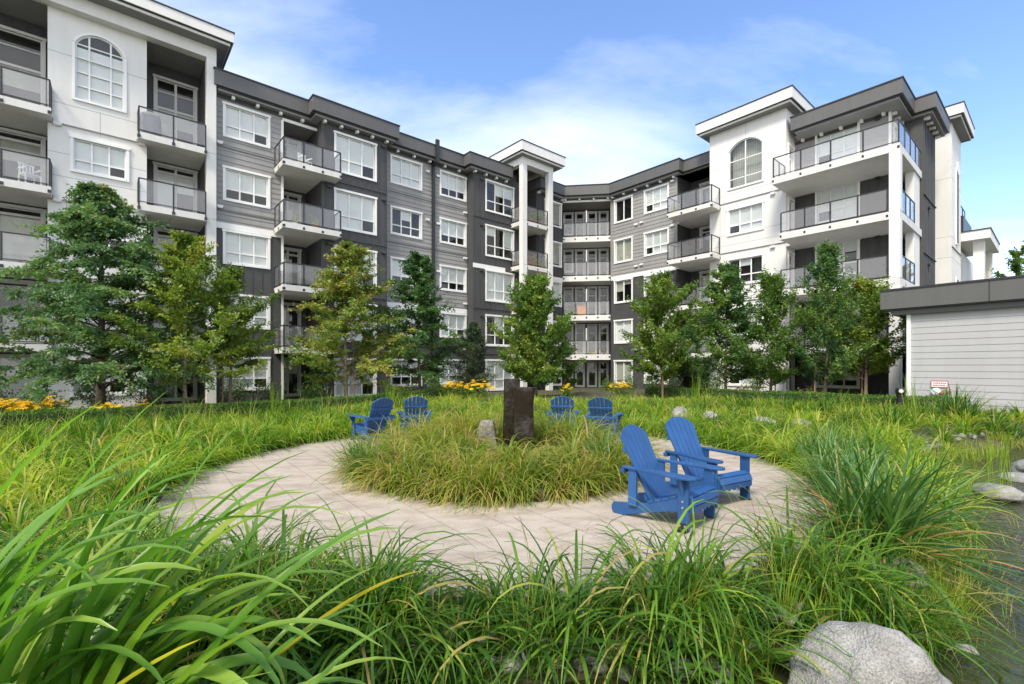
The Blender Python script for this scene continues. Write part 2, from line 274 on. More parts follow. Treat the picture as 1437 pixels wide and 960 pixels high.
# ------------------------------------------------------------ terrain
PC = (-0.2, 8.1); PR, PI_ = 4.72, 2.35
CH = [(-1.1, 1.85, 0.55), (0.5, 2.1, 0.75), (2.2, 2.4, 0.7), (3.7, 2.95, 0.65), (5.4, 4.5, 0.85), (7.0, 6.2, 1.1), (9.2, 8.2, 1.6), (11.2, 9.6, 1.7), (14, 10.3, 1.6), (18, 10.6, 1.5)]
def chan(x, y):
    """signed distance to the stream's bank line (negative over the water)"""
    best = np.full(np.shape(x), 1e9)
    for (x0, y0, w0), (x1, y1, w1) in zip(CH[:-1], CH[1:]):
        dx, dy = x1-x0, y1-y0; t = np.clip(((x-x0)*dx+(y-y0)*dy)/(dx*dx+dy*dy), 0, 1)
        d = np.hypot(x-(x0+t*dx), y-(y0+t*dy))-(w0+t*(w1-w0)); best = np.minimum(best, d)
    return best
def sstep(a, b, x): t = np.clip((x-a)/(b-a), 0, 1); return t*t*(3-2*t)
def ground_h(x, y):
    x = np.asarray(x, float); y = np.asarray(y, float)
    r = np.hypot(x-PC[0], y-PC[1])
    h = 0.22*sstep(6.0, 10.5, r)*sstep(4, 8, y)*sstep(-8, -3, x) + 0.03*np.sin(x*1.7+0.6*y)*np.sin(y*1.3)*sstep(4.9, 6, r)
    h = h*sstep(-1.2, -0.4, 17.6-( -0.65*x+0.76*y)+0*x)  # level again towards the buildings
    h = h - 0.55*(1-sstep(-0.45, 0.55, chan(x, y)))
    h = np.where(r < PR+0.02, -0.06, h)
    m = 0.05+0.20*np.clip(1-(r/PI_)**2, 0, 1)
    return np.where(r < PI_, m, h)
def axis(a, b, fine0, fine1, df, grow=1.25):
    l = list(np.arange(fine0, fine1, df)); x = fine1; d = df
    while x < b: l.append(x); d = min(d*grow, 40); x += d
    l.append(b); x = fine0; d = df; pre = []
    while x > a: d = min(d*grow, 40); x -= d; pre.append(max(x, a))
    return np.array(sorted(set(np.round(pre+l, 4))))
gx = axis(-400, 400, -9, 14, 0.14); gy = axis(-60, 700, 0.4, 15, 0.14)
X, Y = np.meshgrid(gx, gy); Z = ground_h(X, Y)
idx = np.arange(X.size).reshape(X.shape)
q = np.stack([idx[:-1, :-1], idx[:-1, 1:], idx[1:, 1:], idx[1:, :-1]], -1).reshape(-1, 4)
g = npmesh('ground', np.stack([X, Y, Z], -1).reshape(-1, 3), q, np.zeros(len(q)), M['soil'], smooth=True); tag(g, kind='structure')
mb = MB(); n = 128
for k in range(n):
    a0, a1 = 2*math.pi*k/n, 2*math.pi*(k+1)/n
    P = lambda r, a, z: (PC[0]+r*math.cos(a), PC[1]+r*math.sin(a), z)
    mb.face([P(PI_, a0, 0), P(PR, a0, 0), P(PR, a1, 0), P(PI_, a1, 0)]); mb.face([P(PR, a0, 0), P(PR, a0, -0.12), P(PR, a1, -0.12), P(PR, a1, 0)]); mb.face([P(PI_, a0, 0), P(PI_, a1, 0), P(PI_, a1, -0.1), P(PI_, a0, -0.1)])
tag(mb.build('plaza', M['plaza']), kind='structure')
WL = -0.27
mb = MB(); lft = []; rgt = []
for i, (x, y, wd) in enumerate(CH):
    a = CH[max(i-1, 0)]; b = CH[min(i+1, len(CH)-1)]; d = Vector((b[0]-a[0], b[1]-a[1])).normalized(); nrm = Vector((-d.y, d.x)); wd += 0.28
    lft.append((x+nrm.x*wd, y+nrm.y*wd, WL)); rgt.append((x-nrm.x*wd, y-nrm.y*wd, WL))
for i in range(len(CH)-1): mb.face([lft[i], rgt[i], rgt[i+1], lft[i+1]])
tag(mb.build('water', M['water']), kind='structure')

# ------------------------------------------------------------ apartment building (built in its own axes, turned 40.54 deg)
TH = math.atan(665/777.5) if False else R(40.5406)
ct, st = math.cos(TH), math.sin(TH)
bld = empty('apartment_building', (0, 0, 0), TH)
tag(bld, 'five storey grey and white apartment block bending round the garden, with glass balconies', 'apartment building')
def LF(d): return lambda s, o, z: (s, d-o, z)
def RF(d): return lambda s, o, z: (d-o, s, z)
_p0 = Vector((26.25, 24.83)); _p1 = Vector((28.7, 22.15)); _e = (_p1-_p0).normalized(); CW = (_p1-_p0).length
def CF(s, o, z): return (_p0.x+_e.x*s+_e.y*o, _p0.y+_e.y*s-_e.x*o, z)
FL = 2.965
def head(k): return 2.14+FL*k          # top of the window trim, storey k = 0..4
def slabz(k): return 11.2-FL*(4-k)     # underside of the balcony slab under storey k

def rects(s0, s1, z0, z1, ops):
    cuts = sorted({s0, s1, *[min(max(v, s0), s1) for o in ops for v in o[:2]]})
    for a, b in zip(cuts[:-1], cuts[1:]):
        if b-a < 1e-5: continue
        m = (a+b)/2; z = z0
        for o in sorted([o for o in ops if o[0] < m < o[1]], key=lambda o: o[2]):
            if o[2] > z: yield a, b, z, min(o[2], z1)
            z = max(z, o[3])
        if z < z1: yield a, b, z, z1
def wall(F, s0, s1, z0, z1, ops, style, m, name='wall', reveal=0.12, bh=0.25, lip=0.022, sides=0.0, parent=None):
    mb = MB()
    for a, b, c, d in rects(s0, s1, z0, z1, ops):
        if style == 'lap':
            k = math.floor(c/bh+1e-6)
            while k*bh < d-1e-6:
                lo, hi = max(c, k*bh), min(d, (k+1)*bh); fo = lambda z: lip*(1-(z-k*bh)/bh)
                mb.quad(F, (a, fo(lo), lo), (b, fo(lo), lo), (b, fo(hi), hi), (a, fo(hi), hi))
                if lo == k*bh: mb.quad(F, (a, 0, lo), (b, 0, lo), (b, lip, lo), (a, lip, lo))
                k += 1
        else:
            mb.quad(F, (a, 0, c), (b, 0, c), (b, 0, d), (a, 0, d))
            if style == 'batten':
                k = math.ceil((a+0.03)/0.41)
                while k*0.41 < b-0.03: mb.box(F, k*0.41-0.025, k*0.41+0.025, -0.01, 0.03, c, d); k += 1
    for o in ops:
        a, b, c, d = o[:4]
        for p in (((a, 0, c), (a, -reveal, c), (a, -reveal, d), (a, 0, d)), ((b, 0, c), (b, -reveal, c), (b, -reveal, d), (b, 0, d)), ((a, 0, d), (b, 0, d), (b, -reveal, d), (a, -reveal, d)), ((a, 0, c), (b, 0, c), (b, -reveal, c), (a, -reveal, c))): mb.quad(F, *p)
    if sides:
        mb.quad(F, (s0, 0, z0), (s0, -sides, z0), (s0, -sides, z1), (s0, 0, z1)); mb.quad(F, (s1, 0, z0), (s1, -sides, z0), (s1, -sides, z1), (s1, 0, z1))
    return mb.build(name, m, parent or bld)
TW = 0.105
def window(F, s0, s1, z0, z1, kind='three', blind=None, trim='trim', side_trim=True, name='window', parent=None):
    """trimmed window; returns the opening for the wall"""
    a, b, c, d = s0+TW, s1-TW, z0+TW, z1-TW
    t = MB(); t.box(F, s0, a, -0.02, 0.055, z0, d); t.box(F, b, s1, -0.02, 0.055, z0, d); t.box(F, s0-0.03, s1+0.03, -0.02, 0.075, d, z1); t.box(F, a, b, -0.02, 0.065, z0, c)
    wo = t.build(name, M[trim], parent or bld)
    sa = MB(); f = 0.05
    sa.box(F, a, a+f, -0.10, -0.03, c, d); sa.box(F, b-f, b, -0.10, -0.03, c, d); sa.box(F, a+f, b-f, -0.10, -0.03, d-f, d); sa.box(F, a+f, b-f, -0.10, -0.03, c, c+f)
    zb = c+(d-c)*0.34
    if kind == 'three':
        for k in (1, 2): sm = a+(b-a)*k/3; sa.box(F, sm-0.03, sm+0.03, -0.095, -0.035, c+f, d-f)
        for k in range(3):
            u0 = a+f if k == 0 else a+(b-a)*k/3+0.03; u1 = b-f if k == 2 else a+(b-a)*(k+1)/3-0.03
            sa.box(F, u0, u1, -0.09, -0.032, zb-0.03, zb+0.03)
    elif kind == 'two':
        sm = (a+b)/2; sa.box(F, sm-0.035, sm+0.035, -0.095, -0.035, c+f, d-f)
    elif kind == 'door':
        sm = a+(b-a)*0.5; zt = c+2.05 if d-c > 2.3 else d-f
        sa.box(F, sm-0.05, sm+0.05, -0.095, -0.035, c+f, d-f)
        if zt < d-f: sa.box(F, a+f, sm-0.05, -0.09, -0.03, zt-0.05, zt+0.05); sa.box(F, sm+0.05, b-f, -0.09, -0.03, zt-0.05, zt+0.05)
        if d-c > 3:
            zq = (zt+d)/2+0.1; sa.box(F, a+f, sm-0.05, -0.09, -0.035, zq-0.025, zq+0.025); sa.box(F, sm+0.05, b-f, -0.09, -0.035, zq-0.025, zq+0.025)
    elif kind == 'single':
        sa.box(F, a+f, b-f, -0.09, -0.032, c+(d-c)*0.72-0.03, c+(d-c)*0.72+0.03)
    sa.build('sash', M[trim], wo)
    p = MB(); p.box(F, a+0.01, b-0.01, -0.072, -0.064, c+0.01, d-0.01); p.build('pane', M['pane'], wo)
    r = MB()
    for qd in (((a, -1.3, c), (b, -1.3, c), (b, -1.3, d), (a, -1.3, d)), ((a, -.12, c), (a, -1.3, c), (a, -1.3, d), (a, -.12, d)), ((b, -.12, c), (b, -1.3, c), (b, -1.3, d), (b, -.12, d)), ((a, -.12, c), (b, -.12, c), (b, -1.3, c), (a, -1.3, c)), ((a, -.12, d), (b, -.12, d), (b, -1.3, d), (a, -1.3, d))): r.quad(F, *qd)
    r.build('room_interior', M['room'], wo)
    if blind is None: blind = [random.choice([(1, 1, .66), (1, 1, .66), (1, 1, .66), (1, .66, .66), (.66, .66, .66), (1, 1, 1), (0, .4, 0)])][0]
    if blind:
        n = 3 if kind == 'three' else 2
        bl = MB(); kinds = blind if not isinstance(blind, (int, float)) else (blind,)*n
        vert = kind in ('two', 'door')
        for k in range(n):
            fr = kinds[min(k, len(kinds)-1)]
            if fr <= 0: continue
            u0, u1 = a+(b-a)*k/n+0.02, a+(b-a)*(k+1)/n-0.02
            if kind == 'door': zt2 = min(d, c+2.05)
            else: zt2 = d
            zlow = zt2-(zt2-c)*fr
            if vert:
                x = u0
                while x < u1-0.04: bl.quad(F, (x, -0.11, zlow), (x+0.095, -0.13, zlow), (x+0.095, -0.13, zt2-0.02), (x, -0.11, zt2-0.02)); x += 0.085
            else:
                z = zt2-0.03
                while z > zlow+0.03: bl.quad(F, (u0, -0.105, z), (u1, -0.105, z), (u1, -0.122, z-0.052), (u0, -0.122, z-0.052)); z -= 0.048
        if bl.f: bl.build('blind', M['curtain'] if vert and random.random() < 0.4 else M['blind'], wo)
    return (a, b, c, d)
def arch_window(F, s0, s1, z0, zs, zt, cols):
    """opening with a segmental arch: returns rect opening; fills the spandrels"""
    a, b, c = s0+0.08, s1-0.08, z0+0.08; rise = zt-zs; n = 20; wd = b-a
    Rr = (wd*wd/4+rise*rise)/(2*rise); cz = zt-Rr; sm = (a+b)/2
    arc = lambda off=0.0, m=n: [(sm+(Rr+off)*math.sin(t), cz+(Rr+off)*math.cos(t)) for t in np.linspace(-math.asin(wd/2/Rr), math.asin(wd/2/Rr), m+1)]
    A = arc(); sp = MB(); tops = zt+0.002
    for (x0, y0), (x1, y1) in zip(A[:-1], A[1:]): sp.quad(F, (x0, 0, y0), (x1, 0, y1), (x1, 0, tops), (x0, 0, tops)); sp.quad(F, (x0, 0, y0), (x1, 0, y1), (x1, -0.12, y1), (x0, -0.12, y0))
    sp.build('arch_spandrel', M['white'], bld)
    B = arc(0.085); t = MB()
    for k in range(n): t.extrude(F, [A[k], A[k+1], B[k+1], B[k]], -0.01, 0.05)
    t.box(F, s0-0.005, a, -0.02, 0.05, z0, A[0][1]); t.box(F, b, s1+0.005, -0.02, 0.05, z0, A[-1][1]); t.box(F, a, b, -0.02, 0.06, z0, c)
    wo = t.build('arched_window', M['trim'], bld)
    I = arc(-0.05); sa = MB()
    for k in range(n): sa.extrude(F, [I[k], I[k+1], A[k+1], A[k]], -0.10, -0.03)
    sa.box(F, a, a+0.05, -0.10, -0.03, c, zs); sa.box(F, b-0.05, b, -0.10, -0.03, c, zs); sa.box(F, a+0.05, b-0.05, -0.10, -0.03, c, c+0.05)
    mus = [a+wd*f for f in ((0.28, 0.72) if cols == 3 else (0.5,))]
    for u in mus: sa.box(F, u-0.028, u+0.028, -0.095, -0.035, c+0.05, cz+math.sqrt(Rr*Rr-(u-sm)**2)-0.03)
    hs = [c+(zs-c)*f for f in ((0.25, 0.5, 0.76, 1.0) if cols == 3 else (0.24, 0.72))]
    e = [a+0.05]+mus+[b-0.05]
    for z in hs:
        for k in range(len(e)-1): sa.box(F, e[k]+(0.028 if k else 0), e[k+1]-(0.028 if k < len(e)-2 else 0), -0.09, -0.032, z-0.022, z+0.022)
    sa.build('sash', M['trim'], wo)
    p = MB(); p.extrude(F, [(a, c), (b, c)]+list(reversed(A)), -0.072, -0.064); p.build('pane', M['pane'], wo)
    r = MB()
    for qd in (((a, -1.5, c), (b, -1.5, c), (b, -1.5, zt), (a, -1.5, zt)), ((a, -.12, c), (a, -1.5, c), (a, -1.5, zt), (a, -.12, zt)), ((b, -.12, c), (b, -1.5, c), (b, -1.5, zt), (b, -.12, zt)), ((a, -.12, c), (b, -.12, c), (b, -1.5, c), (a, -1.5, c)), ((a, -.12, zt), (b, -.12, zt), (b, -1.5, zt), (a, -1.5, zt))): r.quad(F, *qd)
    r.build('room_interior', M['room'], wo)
    bl = MB(); z = zs-0.45 if cols == 3 else zs-1.35
    if cols == 3:
        z = zs-0.1
        while z > c+0.05: bl.quad(F, (a+0.02, -0.105, z), (b-0.02, -0.105, z), (b-0.02, -0.122, z-0.052), (a+0.02, -0.122, z-0.052)); z -= 0.048
        bl.build('blind', M['blind'], wo)
    else:
        x = a+.02
        while x < b-.1: bl.quad(F, (x, -0.35, c), (x+.11, -0.40, c), (x+.11, -0.40, zt), (x, -0.35, zt)); x += .10
        bl.build('blind', M['curtain'], wo)  # grey sheet added behind the arched pane to imitate reflected sky
    return (a, b, c, tops)
def railing(F, pts, zt, par, h=1.02, maxp=1.3):
    """posts, rails and glass panels along (s,o) points"""
    fr = MB(); done = set()
    for (s0, o0), (s1, o1) in zip(pts[:-1], pts[1:]):
        ln = math.hypot(s1-s0, o1-o0); n = max(1, math.ceil(ln/maxp)); 
        for k in range(n+1):
            s, o = s0+(s1-s0)*k/n, o0+(o1-o0)*k/n
            if (round(s, 2), round(o, 2)) in done: continue
            done.add((round(s, 2), round(o, 2)))
            fr.box(F, s-0.028, s+0.028, o-0.028, o+0.028, zt-0.20, zt+h); fr.box(F, s-0.055, s+0.055, o-0.045, o+0.045, zt-0.24, zt-0.12)
        hs, ho = (0, 0.024) if abs(s1-s0) > abs(o1-o0) else (0.024, 0)
        a0, a1 = min(s0, s1), max(s0, s1); b0, b1 = min(o0, o1), max(o0, o1)
        fr.box(F, a0-hs, a1+hs, b0-ho, b1+ho, zt+h, zt+h+0.045); fr.box(F, a0-hs*.7, a1+hs*.7, b0-ho*.7, b1+ho*.7, zt+0.07, zt+0.10)
        for k in range(n):
            p = MB(); e = 0.03/ln
            f0, f1 = k/n+e, (k+1)/n-e
            x0, x1 = s0+(s1-s0)*f0, s0+(s1-s0)*f1; y0, y1 = o0+(o1-o0)*f0, o0+(o1-o0)*f1; t = 0.005
            p.box(F, min(x0, x1)-(t if hs else 0), max(x0, x1)+(t if hs else 0), min(y0, y1)-(t if ho else 0), max(y0, y1)+(t if ho else 0), zt+0.10, zt+h)
            p.build('glass_panel', M['bglass'], par)
    fr.build('railing', M['black'], par)
def balcony(F, s0, s1, of, k, rails, ob=-1.7, sin=None, th=0.27, dz=0.0):
    """white slab from the recess (sin = its s range) to the front of, plus railing"""
    z = slabz(k)+dz; mb = MB(); mb.box(F, s0, s1, 0.0 if sin else ob, of, z, z+th)
    if sin: mb.box(F, sin[0]+.004, sin[1]-.004, ob, -0.003, z+0.004, z+th-0.004)
    o = mb.build('balcony', M['slab'], bld)
    if rails: railing(F, rails, z+th, o)
    return o
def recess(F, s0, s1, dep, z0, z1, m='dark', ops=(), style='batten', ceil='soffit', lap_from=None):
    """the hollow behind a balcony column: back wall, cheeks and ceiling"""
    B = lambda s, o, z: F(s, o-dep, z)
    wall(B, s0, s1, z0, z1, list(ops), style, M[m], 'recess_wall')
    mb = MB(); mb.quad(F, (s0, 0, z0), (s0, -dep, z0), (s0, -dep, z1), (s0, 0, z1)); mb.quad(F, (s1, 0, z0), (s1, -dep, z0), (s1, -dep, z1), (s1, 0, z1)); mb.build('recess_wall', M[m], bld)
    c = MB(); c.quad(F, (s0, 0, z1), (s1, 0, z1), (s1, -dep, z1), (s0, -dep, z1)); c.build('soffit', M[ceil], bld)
def doors(F, s0, s1, dep, ks=range(5), top_extra=0.0):
    B = lambda s, o, z: F(s, o-dep, z); ops = []
    for k in ks:
        z0 = slabz(k)+0.30 if k else 0.05; z1 = head(k)+0.02+(top_extra if k == 4 else 0)
        ops.append(window(B, s0, s1, z0, z1, 'door', random.choice([(1, 0), (0, 1), (1, 1), (0, 0), (0.9, 0.4), (1, 1)]), 'door', name='balcony_door'))
    return ops
def band(F, s0, s1, z0, z1, o=0.04, m='trim', name='band_course'): mb = MB(); mb.box(F, s0, s1, -0.01, o, z0, z1); mb.build(name, M[m], bld)
def strips(F, segs, m='cap', name='flashing', o=0.032, h=0.05):
    for s0, s1, z in segs: mb = MB(); mb.box(F, s0, s1, -0.005, o, z, z+h); mb.build(name, M[m], bld)
def vents(F, pts, m='trim'):
    for s, z in pts:
        mb = MB(); mb.box(F, s-0.12, s+0.12, 0.0, 0.13, z, z+0.10); mb.box(F, s-0.09, s+0.09, 0.02, 0.11, z-0.03, z); mb.build('vent_hood', M[m], bld)
def joints(F, hs, vs, name='panel_joint'):
    for s0, s1, z in hs: mb = MB(); mb.box(F, s0, s1, -0.004, 0.004, z, z+0.014); mb.build(name, M['reveal'], bld)
    for s, z0, z1 in vs: mb = MB(); mb.box(F, s-0.007, s+0.007, -0.004, 0.003, z0, z1); mb.build(name, M['reveal'], bld)

BAND3 = (head(2)+0.02, head(2)+0.30); BAND2 = (head(1)+0.02, head(1)+0.30)
# --- white left bay
F = LF(25.5); FB = LF(25.1)
a0 = arch_window(F, -1.03, 0.63, 12.22, 14.50, 15.02, 3); ops = [a0]
for k in range(4): ops.append(window(F, -1.10, 0.72, 9.36-FL*(3-k), 10.80-FL*(3-k), 'three', [(1, 1, .66), (1, .66, .66), (.66, .66, .66), (1, 1, .66)][k]))
wall(F, -1.73, 1.30, 0, 15.6, ops, 'flat', M['white'], sides=1.7)
wall(F, -14, -5.2, 0, 15.6, [], 'flat', M['white'], sides=1.7)
joints(F, [(-1.73, 1.3, z) for z in (13.9, 11.95, 9.1, 6.1, 3.1)]+[(-1.73, -1.10, 10.0), (0.72, 1.3, 10.0)], [(s, z0, z0+2.4) for s in (-1.2, 0.85) for z0 in (8.95-2.9, 3.2)]+[(-.2, 11.0, 12.0)])
strips(F, [(-1.73, 1.3, 11.12-FL*k) for k in range(4)], 'reveal', o=0.05, h=0.04)
for s0, s1 in ((-5.2, -1.73), (1.30, 3.41)):
    dd = doors(F, s0+0.33 if s0 > 0 else -4.6, s1-0.1 if s0 > 0 else -1.9, 1.7, top_extra=1.05)
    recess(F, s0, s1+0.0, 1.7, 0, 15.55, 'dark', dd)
    for k in range(1, 5): balcony(F, s0-0.33 if s0 > 0 else s0-.2, s1-0.02 if s0 > 0 else s1+0.14, 0.62 if s0 > 0 else 0.70, k, [(s0-0.29, 0.0), (s0-0.29, 0.60), (s1-0.06, 0.60)] if s0 > 0 else [(s0-.16, .05), (s0-0.16, 0.67), (s1+0.10, 0.67), (s1+0.10, 0.05)], sin=(s0, s1), dz=-0.08)
mb = MB(); mb.box(FB, 3.41, 3.79, -0.55, 0, 0, 15.58); mb.build('column', M['white'], bld, bevel=0.01)
joints(FB, [(3.41, 3.79, 11.3-FL*k) for k in range(4)], [])
mb = MB(); mb.box(FB, -14, 3.792, -0.6, 0.004, 15.58, 16.13); mb.build('beam', M['white'], bld)
mb = MB(); mb.prism([(3.77, 25.6), (3.77, 27.2), (-14, 27.2), (-14, 25.6)], 15.56, 16.10); mb.build('parapet', M['white'], bld)
vents(F, [(1.12, 11.05-FL*k) for k in range(4)]+[(-1.45, 11.05-FL*k) for k in range(4)])
# --- grey siding A with balcony stack
F = LF(25.5)
ops = [window(F, 4.10, 6.12, head(k)-1.62, head(k), 'three') for k in range(5)]
wall(F, 3.5, 6.68, BAND3[0], 14.5, [o for o in ops if o[2] > 8], 'lap', M['siding']); wall(F, 3.5, 6.68, 0, BAND3[0], [o for o in ops if o[2] < 8], 'batten', M['dark'])
band(F, 3.8, 6.68, *BAND3); strips(F, [(3.8, 6.68, head(k)-1.62-0.52) for k in (4, 3, 1)], 'fascia'); vents(F, [(3.98, 11.9-FL*k+0.1) for k in range(4)]+[(6.45, 11.3-FL*k) for k in range(4)])
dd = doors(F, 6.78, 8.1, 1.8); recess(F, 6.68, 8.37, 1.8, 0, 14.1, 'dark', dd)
band(F, 6.68, 8.37, 13.98, 14.12, 0.03)
for s in (6.68,): mb = MB(); mb.box(F, s-0.06, s+0.05, -0.02, 0.045, 0, 13.98); mb.build('corner_board', M['trim'], bld)
for k in range(1, 5): balcony(F, 6.30, 9.05, 1.60, k, [(6.34, 0.05), (6.34, 1.56), (9.02, 1.56), (9.02, 0.72)], ob=-1.8, sin=(6.68, 8.37))
wall(F, 6.68, 8.37, 14.1, 14.5, [], 'flat', M['frieze'])
# --- charcoal bay B
FB = LF(24.83)
ops = [window(FB, 9.01, 11.36, head(k)-2.13, head(k)-0.02, 'three', (1, 1, .66)) for k in range(5)]
wall(FB, 8.37, 11.98, 0, 14.5, ops, 'batten', M['dark'], sides=0.9)
strips(FB, [(8.37, 11.98, 11.35-FL*k) for k in range(4)], 'dark', o=0.05); vents(FB, [(11.75, 11.02+2.9-FL*k) for k in range(5)]+[(8.75, 10.95-FL*k) for k in range(4)], 'dark')
# --- grey siding C, D
wC = [window(F, 12.50, 14.59, head(k)-1.66, head(k), 'three') for k in range(5)]; wD = [window(F, 15.84, 17.92-.05, head(k)-1.6, head(k), 'three', (.66, .66, .66) if k > 3 else None) for k in range(5)]
ops = wC+wD
wall(F, 11.9, 17.98, BAND2[0], 14.5, [o for o in ops if o[2] > 5.1], 'lap', M['siding']); wall(F, 11.9, 17.98, 0, BAND2[0], [o for o in ops if o[2] < 5.1], 'batten', M['dark'])
band(F, 12.0, 17.9, *BAND2); strips(F, [(12.0, 17.9, head(k)-1.66-0.5) for k in (4, 3)], 'fascia')
vents(F, [(14.95, 13.6-FL*k) for k in range(5)]+[(15.68, 13.5-FL*k) for k in range(5)]+[(17.75, 11.65-FL*k) for k in range(4)])
mb = MB(); mb.box(F, 15.24, 15.42, 0.05, 0.18, 0, 14.3); mb.box(F, 15.22, 15.44, 0.50, 0.66, 14.1, 15.5); mb.box(F, 15.25, 15.41, 0.06, 0.58, 14.05, 14.22); mb.build('downpipe', M['cap'], bld)
# --- charcoal bay E
ops = [window(FB, 18.91, 21.40, head(k)-2.08, head(k)+0.02, 'three', [(1, 1, 1), (0, .5, .2), (1, 1, 1), (.3, 0, .6), (0, .4, .4)][k]) for k in range(5)]
wall(FB, 17.93, 22.0, 0, 14.5, ops, 'batten', M['dark'], sides=0.9); band(FB, 17.93, 20.6, *BAND3); strips(FB, [(17.93, 22, 11.4), (17.93, 22, 11.4-2*FL), (17.93, 22, 11.4-3*FL)], 'dark', o=0.05); vents(FB, [(18.6, 13.85-FL*k) for k in range(5)], 'dark')
# --- little white tower with open balconies
FT = LF(23.5); dd = doors(FB, 22.15, 23.4, 2.2)
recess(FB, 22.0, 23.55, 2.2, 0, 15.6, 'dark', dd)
for s in (21.02, 23.48): mb = MB(); mb.box(FT, s, s+0.43, -0.34, 0, 0, 15.23); mb.build('column', M['white'], bld, bevel=0.012); joints(FT, [(s, s+.43, 11.47-FL*k) for k in range(4)], [])
for k in range(1, 5):
    o = balcony(FB, 21.12, 23.88, 1.28, k, None, ob=-2.2, sin=(22.0, 23.55)); z = slabz(k)+0.27
    railing(FB, [(21.17, 0.06), (21.17, 0.95)], z, o); railing(FB, [(21.50, 1.24), (23.44, 1.24)], z, o); railing(FB, [(23.84, 0.65), (23.84, 0.1)], z, o)
mb = MB(); mb.box(FT, 21.00, 23.92, -0.62, 0.006, 15.23, 15.68); mb.box(FT, 21.00, 21.4, -2.6, -0.622, 15.23, 15.68); mb.box(FT, 23.5, 23.92, -2.6, -0.622, 15.23, 15.68); mb.build('beam', M['white'], bld)
ops = [window(FB, 24.36, 26.16, head(k)-1.9, head(k), 'two', (1, .9)) for k in range(5)]
wall(FB, 23.55, 26.27, 0, 14.5, ops, 'batten', M['dark']); band(FB, 23.9, 26.25, *BAND3)
# --- corner facet with stacked balconies
dd = []
BC = lambda s, o, z: CF(s, o-1.9, z)
for k in range(5):
    z0 = slabz(k)+0.32 if k else 0.05; z1 = head(k)-0.05
    for s0, s1, kd in ((0.05, 0.85, 'single'), (0.98, 1.75, 'single'), (1.92, 2.7, 'single'), (2.83, 3.6, 'single')): dd.append(window(BC, s0, s1, z0 if s0 in (0.98, 1.92, 2.83) else z0+0.6, z1, kd, 0, 'door', name='balcony_door'))
wall(BC, -0.9, CW+0.9, 0, 14.1, dd, 'batten', M['dark'], 'recess_wall')
mb = MB(); mb.quad(CF, (0.02, 0, 0), (-0.9, -1.9, 0), (-0.9, -1.9, 14.1), (0.02, 0, 14.1)); mb.quad(CF, (CW-0.02, 0, 0), (CW+0.9, -1.9, 0), (CW+0.9, -1.9, 14.1), (CW-0.02, 0, 14.1)); mb.build('recess_wall', M['dark'], bld)
mb = MB(); mb.face([CF(-0.9, -1.9, 14.1), CF(CW+0.9, -1.9, 14.1), CF(CW, 0, 14.1), CF(0, 0, 14.1)]); mb.build('soffit', M['soffit'], bld)
wall(CF, 0, CW, 14.22, 14.5, [], 'flat', M['frieze']); band(CF, 0.02, CW-0.02, 14.08, 14.22, 0.03)
for k in range(1, 5):
    z = slabz(k)-0.12; mb = MB(); pl = [CF(0.05, 0.02, 0), CF(CW-0.05, 0.02, 0), CF(CW+0.75, -1.88, 0), CF(-0.75, -1.88, 0)]; mb.prism(pl, z, z+0.40); o = mb.build('balcony', M['slab'], bld)
    railing(CF, [(0.12, -0.01), (CW-0.12, -0.01)], z+0.40, o, maxp=0.95)
    p = MB(); p.box(CF, CW/2-0.04, CW/2+0.04, -1.88, -0.12, z+0.40, z+2.4); p.build('privacy_screen', M['door'], o)
# --- right wing, grey siding
F = RF(28.7)
ops = [window(F, 20.20, 21.84, head(k)-1.74, head(k)+0.02, 'two', [(1, .9), (1, 1), (.2, .5), (1, 1), (0, 0)][k]) for k in range(5)]+[window(F, 17.32, 19.26, head(k)-1.66, head(k)+0.02, 'three', (1, 1, .66)) for k in range(5)]
wall(F, 16.76, 22.13, BAND3[0], 14.5, [o for o in ops if o[2] > 8], 'lap', M['siding']); wall(F, 16.76, 22.13, 0, BAND3[0], [o for o in ops if o[2] < 8], 'batten', M['dark'])
band(F, 16.8, 22.1, *BAND3, 0.045); vents(F, [(19.9, 11.75-FL*k) for k in range(4)]+[(19.45, 11.8-FL*k) for k in range(4)]+[(17.05, 14.0-FL*k) for k in range(5)]+[(16.9, 11.4-FL*k) for k in range(4)])
for s in (16.76, 22.10): mb = MB(); mb.box(F, s-0.05, s+0.06, -0.02, 0.045, BAND3[1], 14.2); mb.build('corner_board', M['siding'], bld)
dd = doors(F, 14.45, 16.1, 1.8); recess(F, 14.25, 16.76, 1.8, 0, 14.3, 'dark', dd)
for k in range(1, 5): balcony(F, 13.58, 16.52, 1.58, k, [(13.62, 0.55), (13.62, 1.54), (16.48, 1.54), (16.48, 0.05)], ob=-1.8, sin=(14.25, 16.76), dz=-0.08)
# --- right white tower
F = RF(28.2)
a0 = arch_window(F, 11.09, 13.15, 12.15, 14.42, 14.92, 2)
ops = [a0]+[window(F, 11.06, 13.18, 9.42-FL*(3-k), 11.05-FL*(3-k), 'three', [(1, 1, .6), (.66, .5, .66), (0, .3, 0), (1, 1, .66)][k]) for k in range(4)]
wall(F, 9.94, 14.25, 0, 15.85, ops, 'flat', M['white'], sides=0)
joints(F, [(9.94, 14.25, z) for z in (13.6, 11.9, 8.9, 5.95, 3.0)]+[(9.94, 14.25, z) for z in (10.4-.9, 6.6)], [(12.1, 15.0, 15.8), (10.7, 11.3, 13.6), (13.6, 8.4, 11.2)]); strips(F, [(9.94, 14.25, 11.42-FL*k) for k in range(4)], 'reveal', o=0.05, h=0.04)
vents(F, [(10.6, 11.25-FL*k) for k in range(4)])
FS = LF(9.94)
ops = [window(FS, 28.45, 29.30, (slabz(k)+0.3 if k else 0.05), head(k)-0.05, 'single', 0, 'trim', name='balcony_door') for k in range(5)]
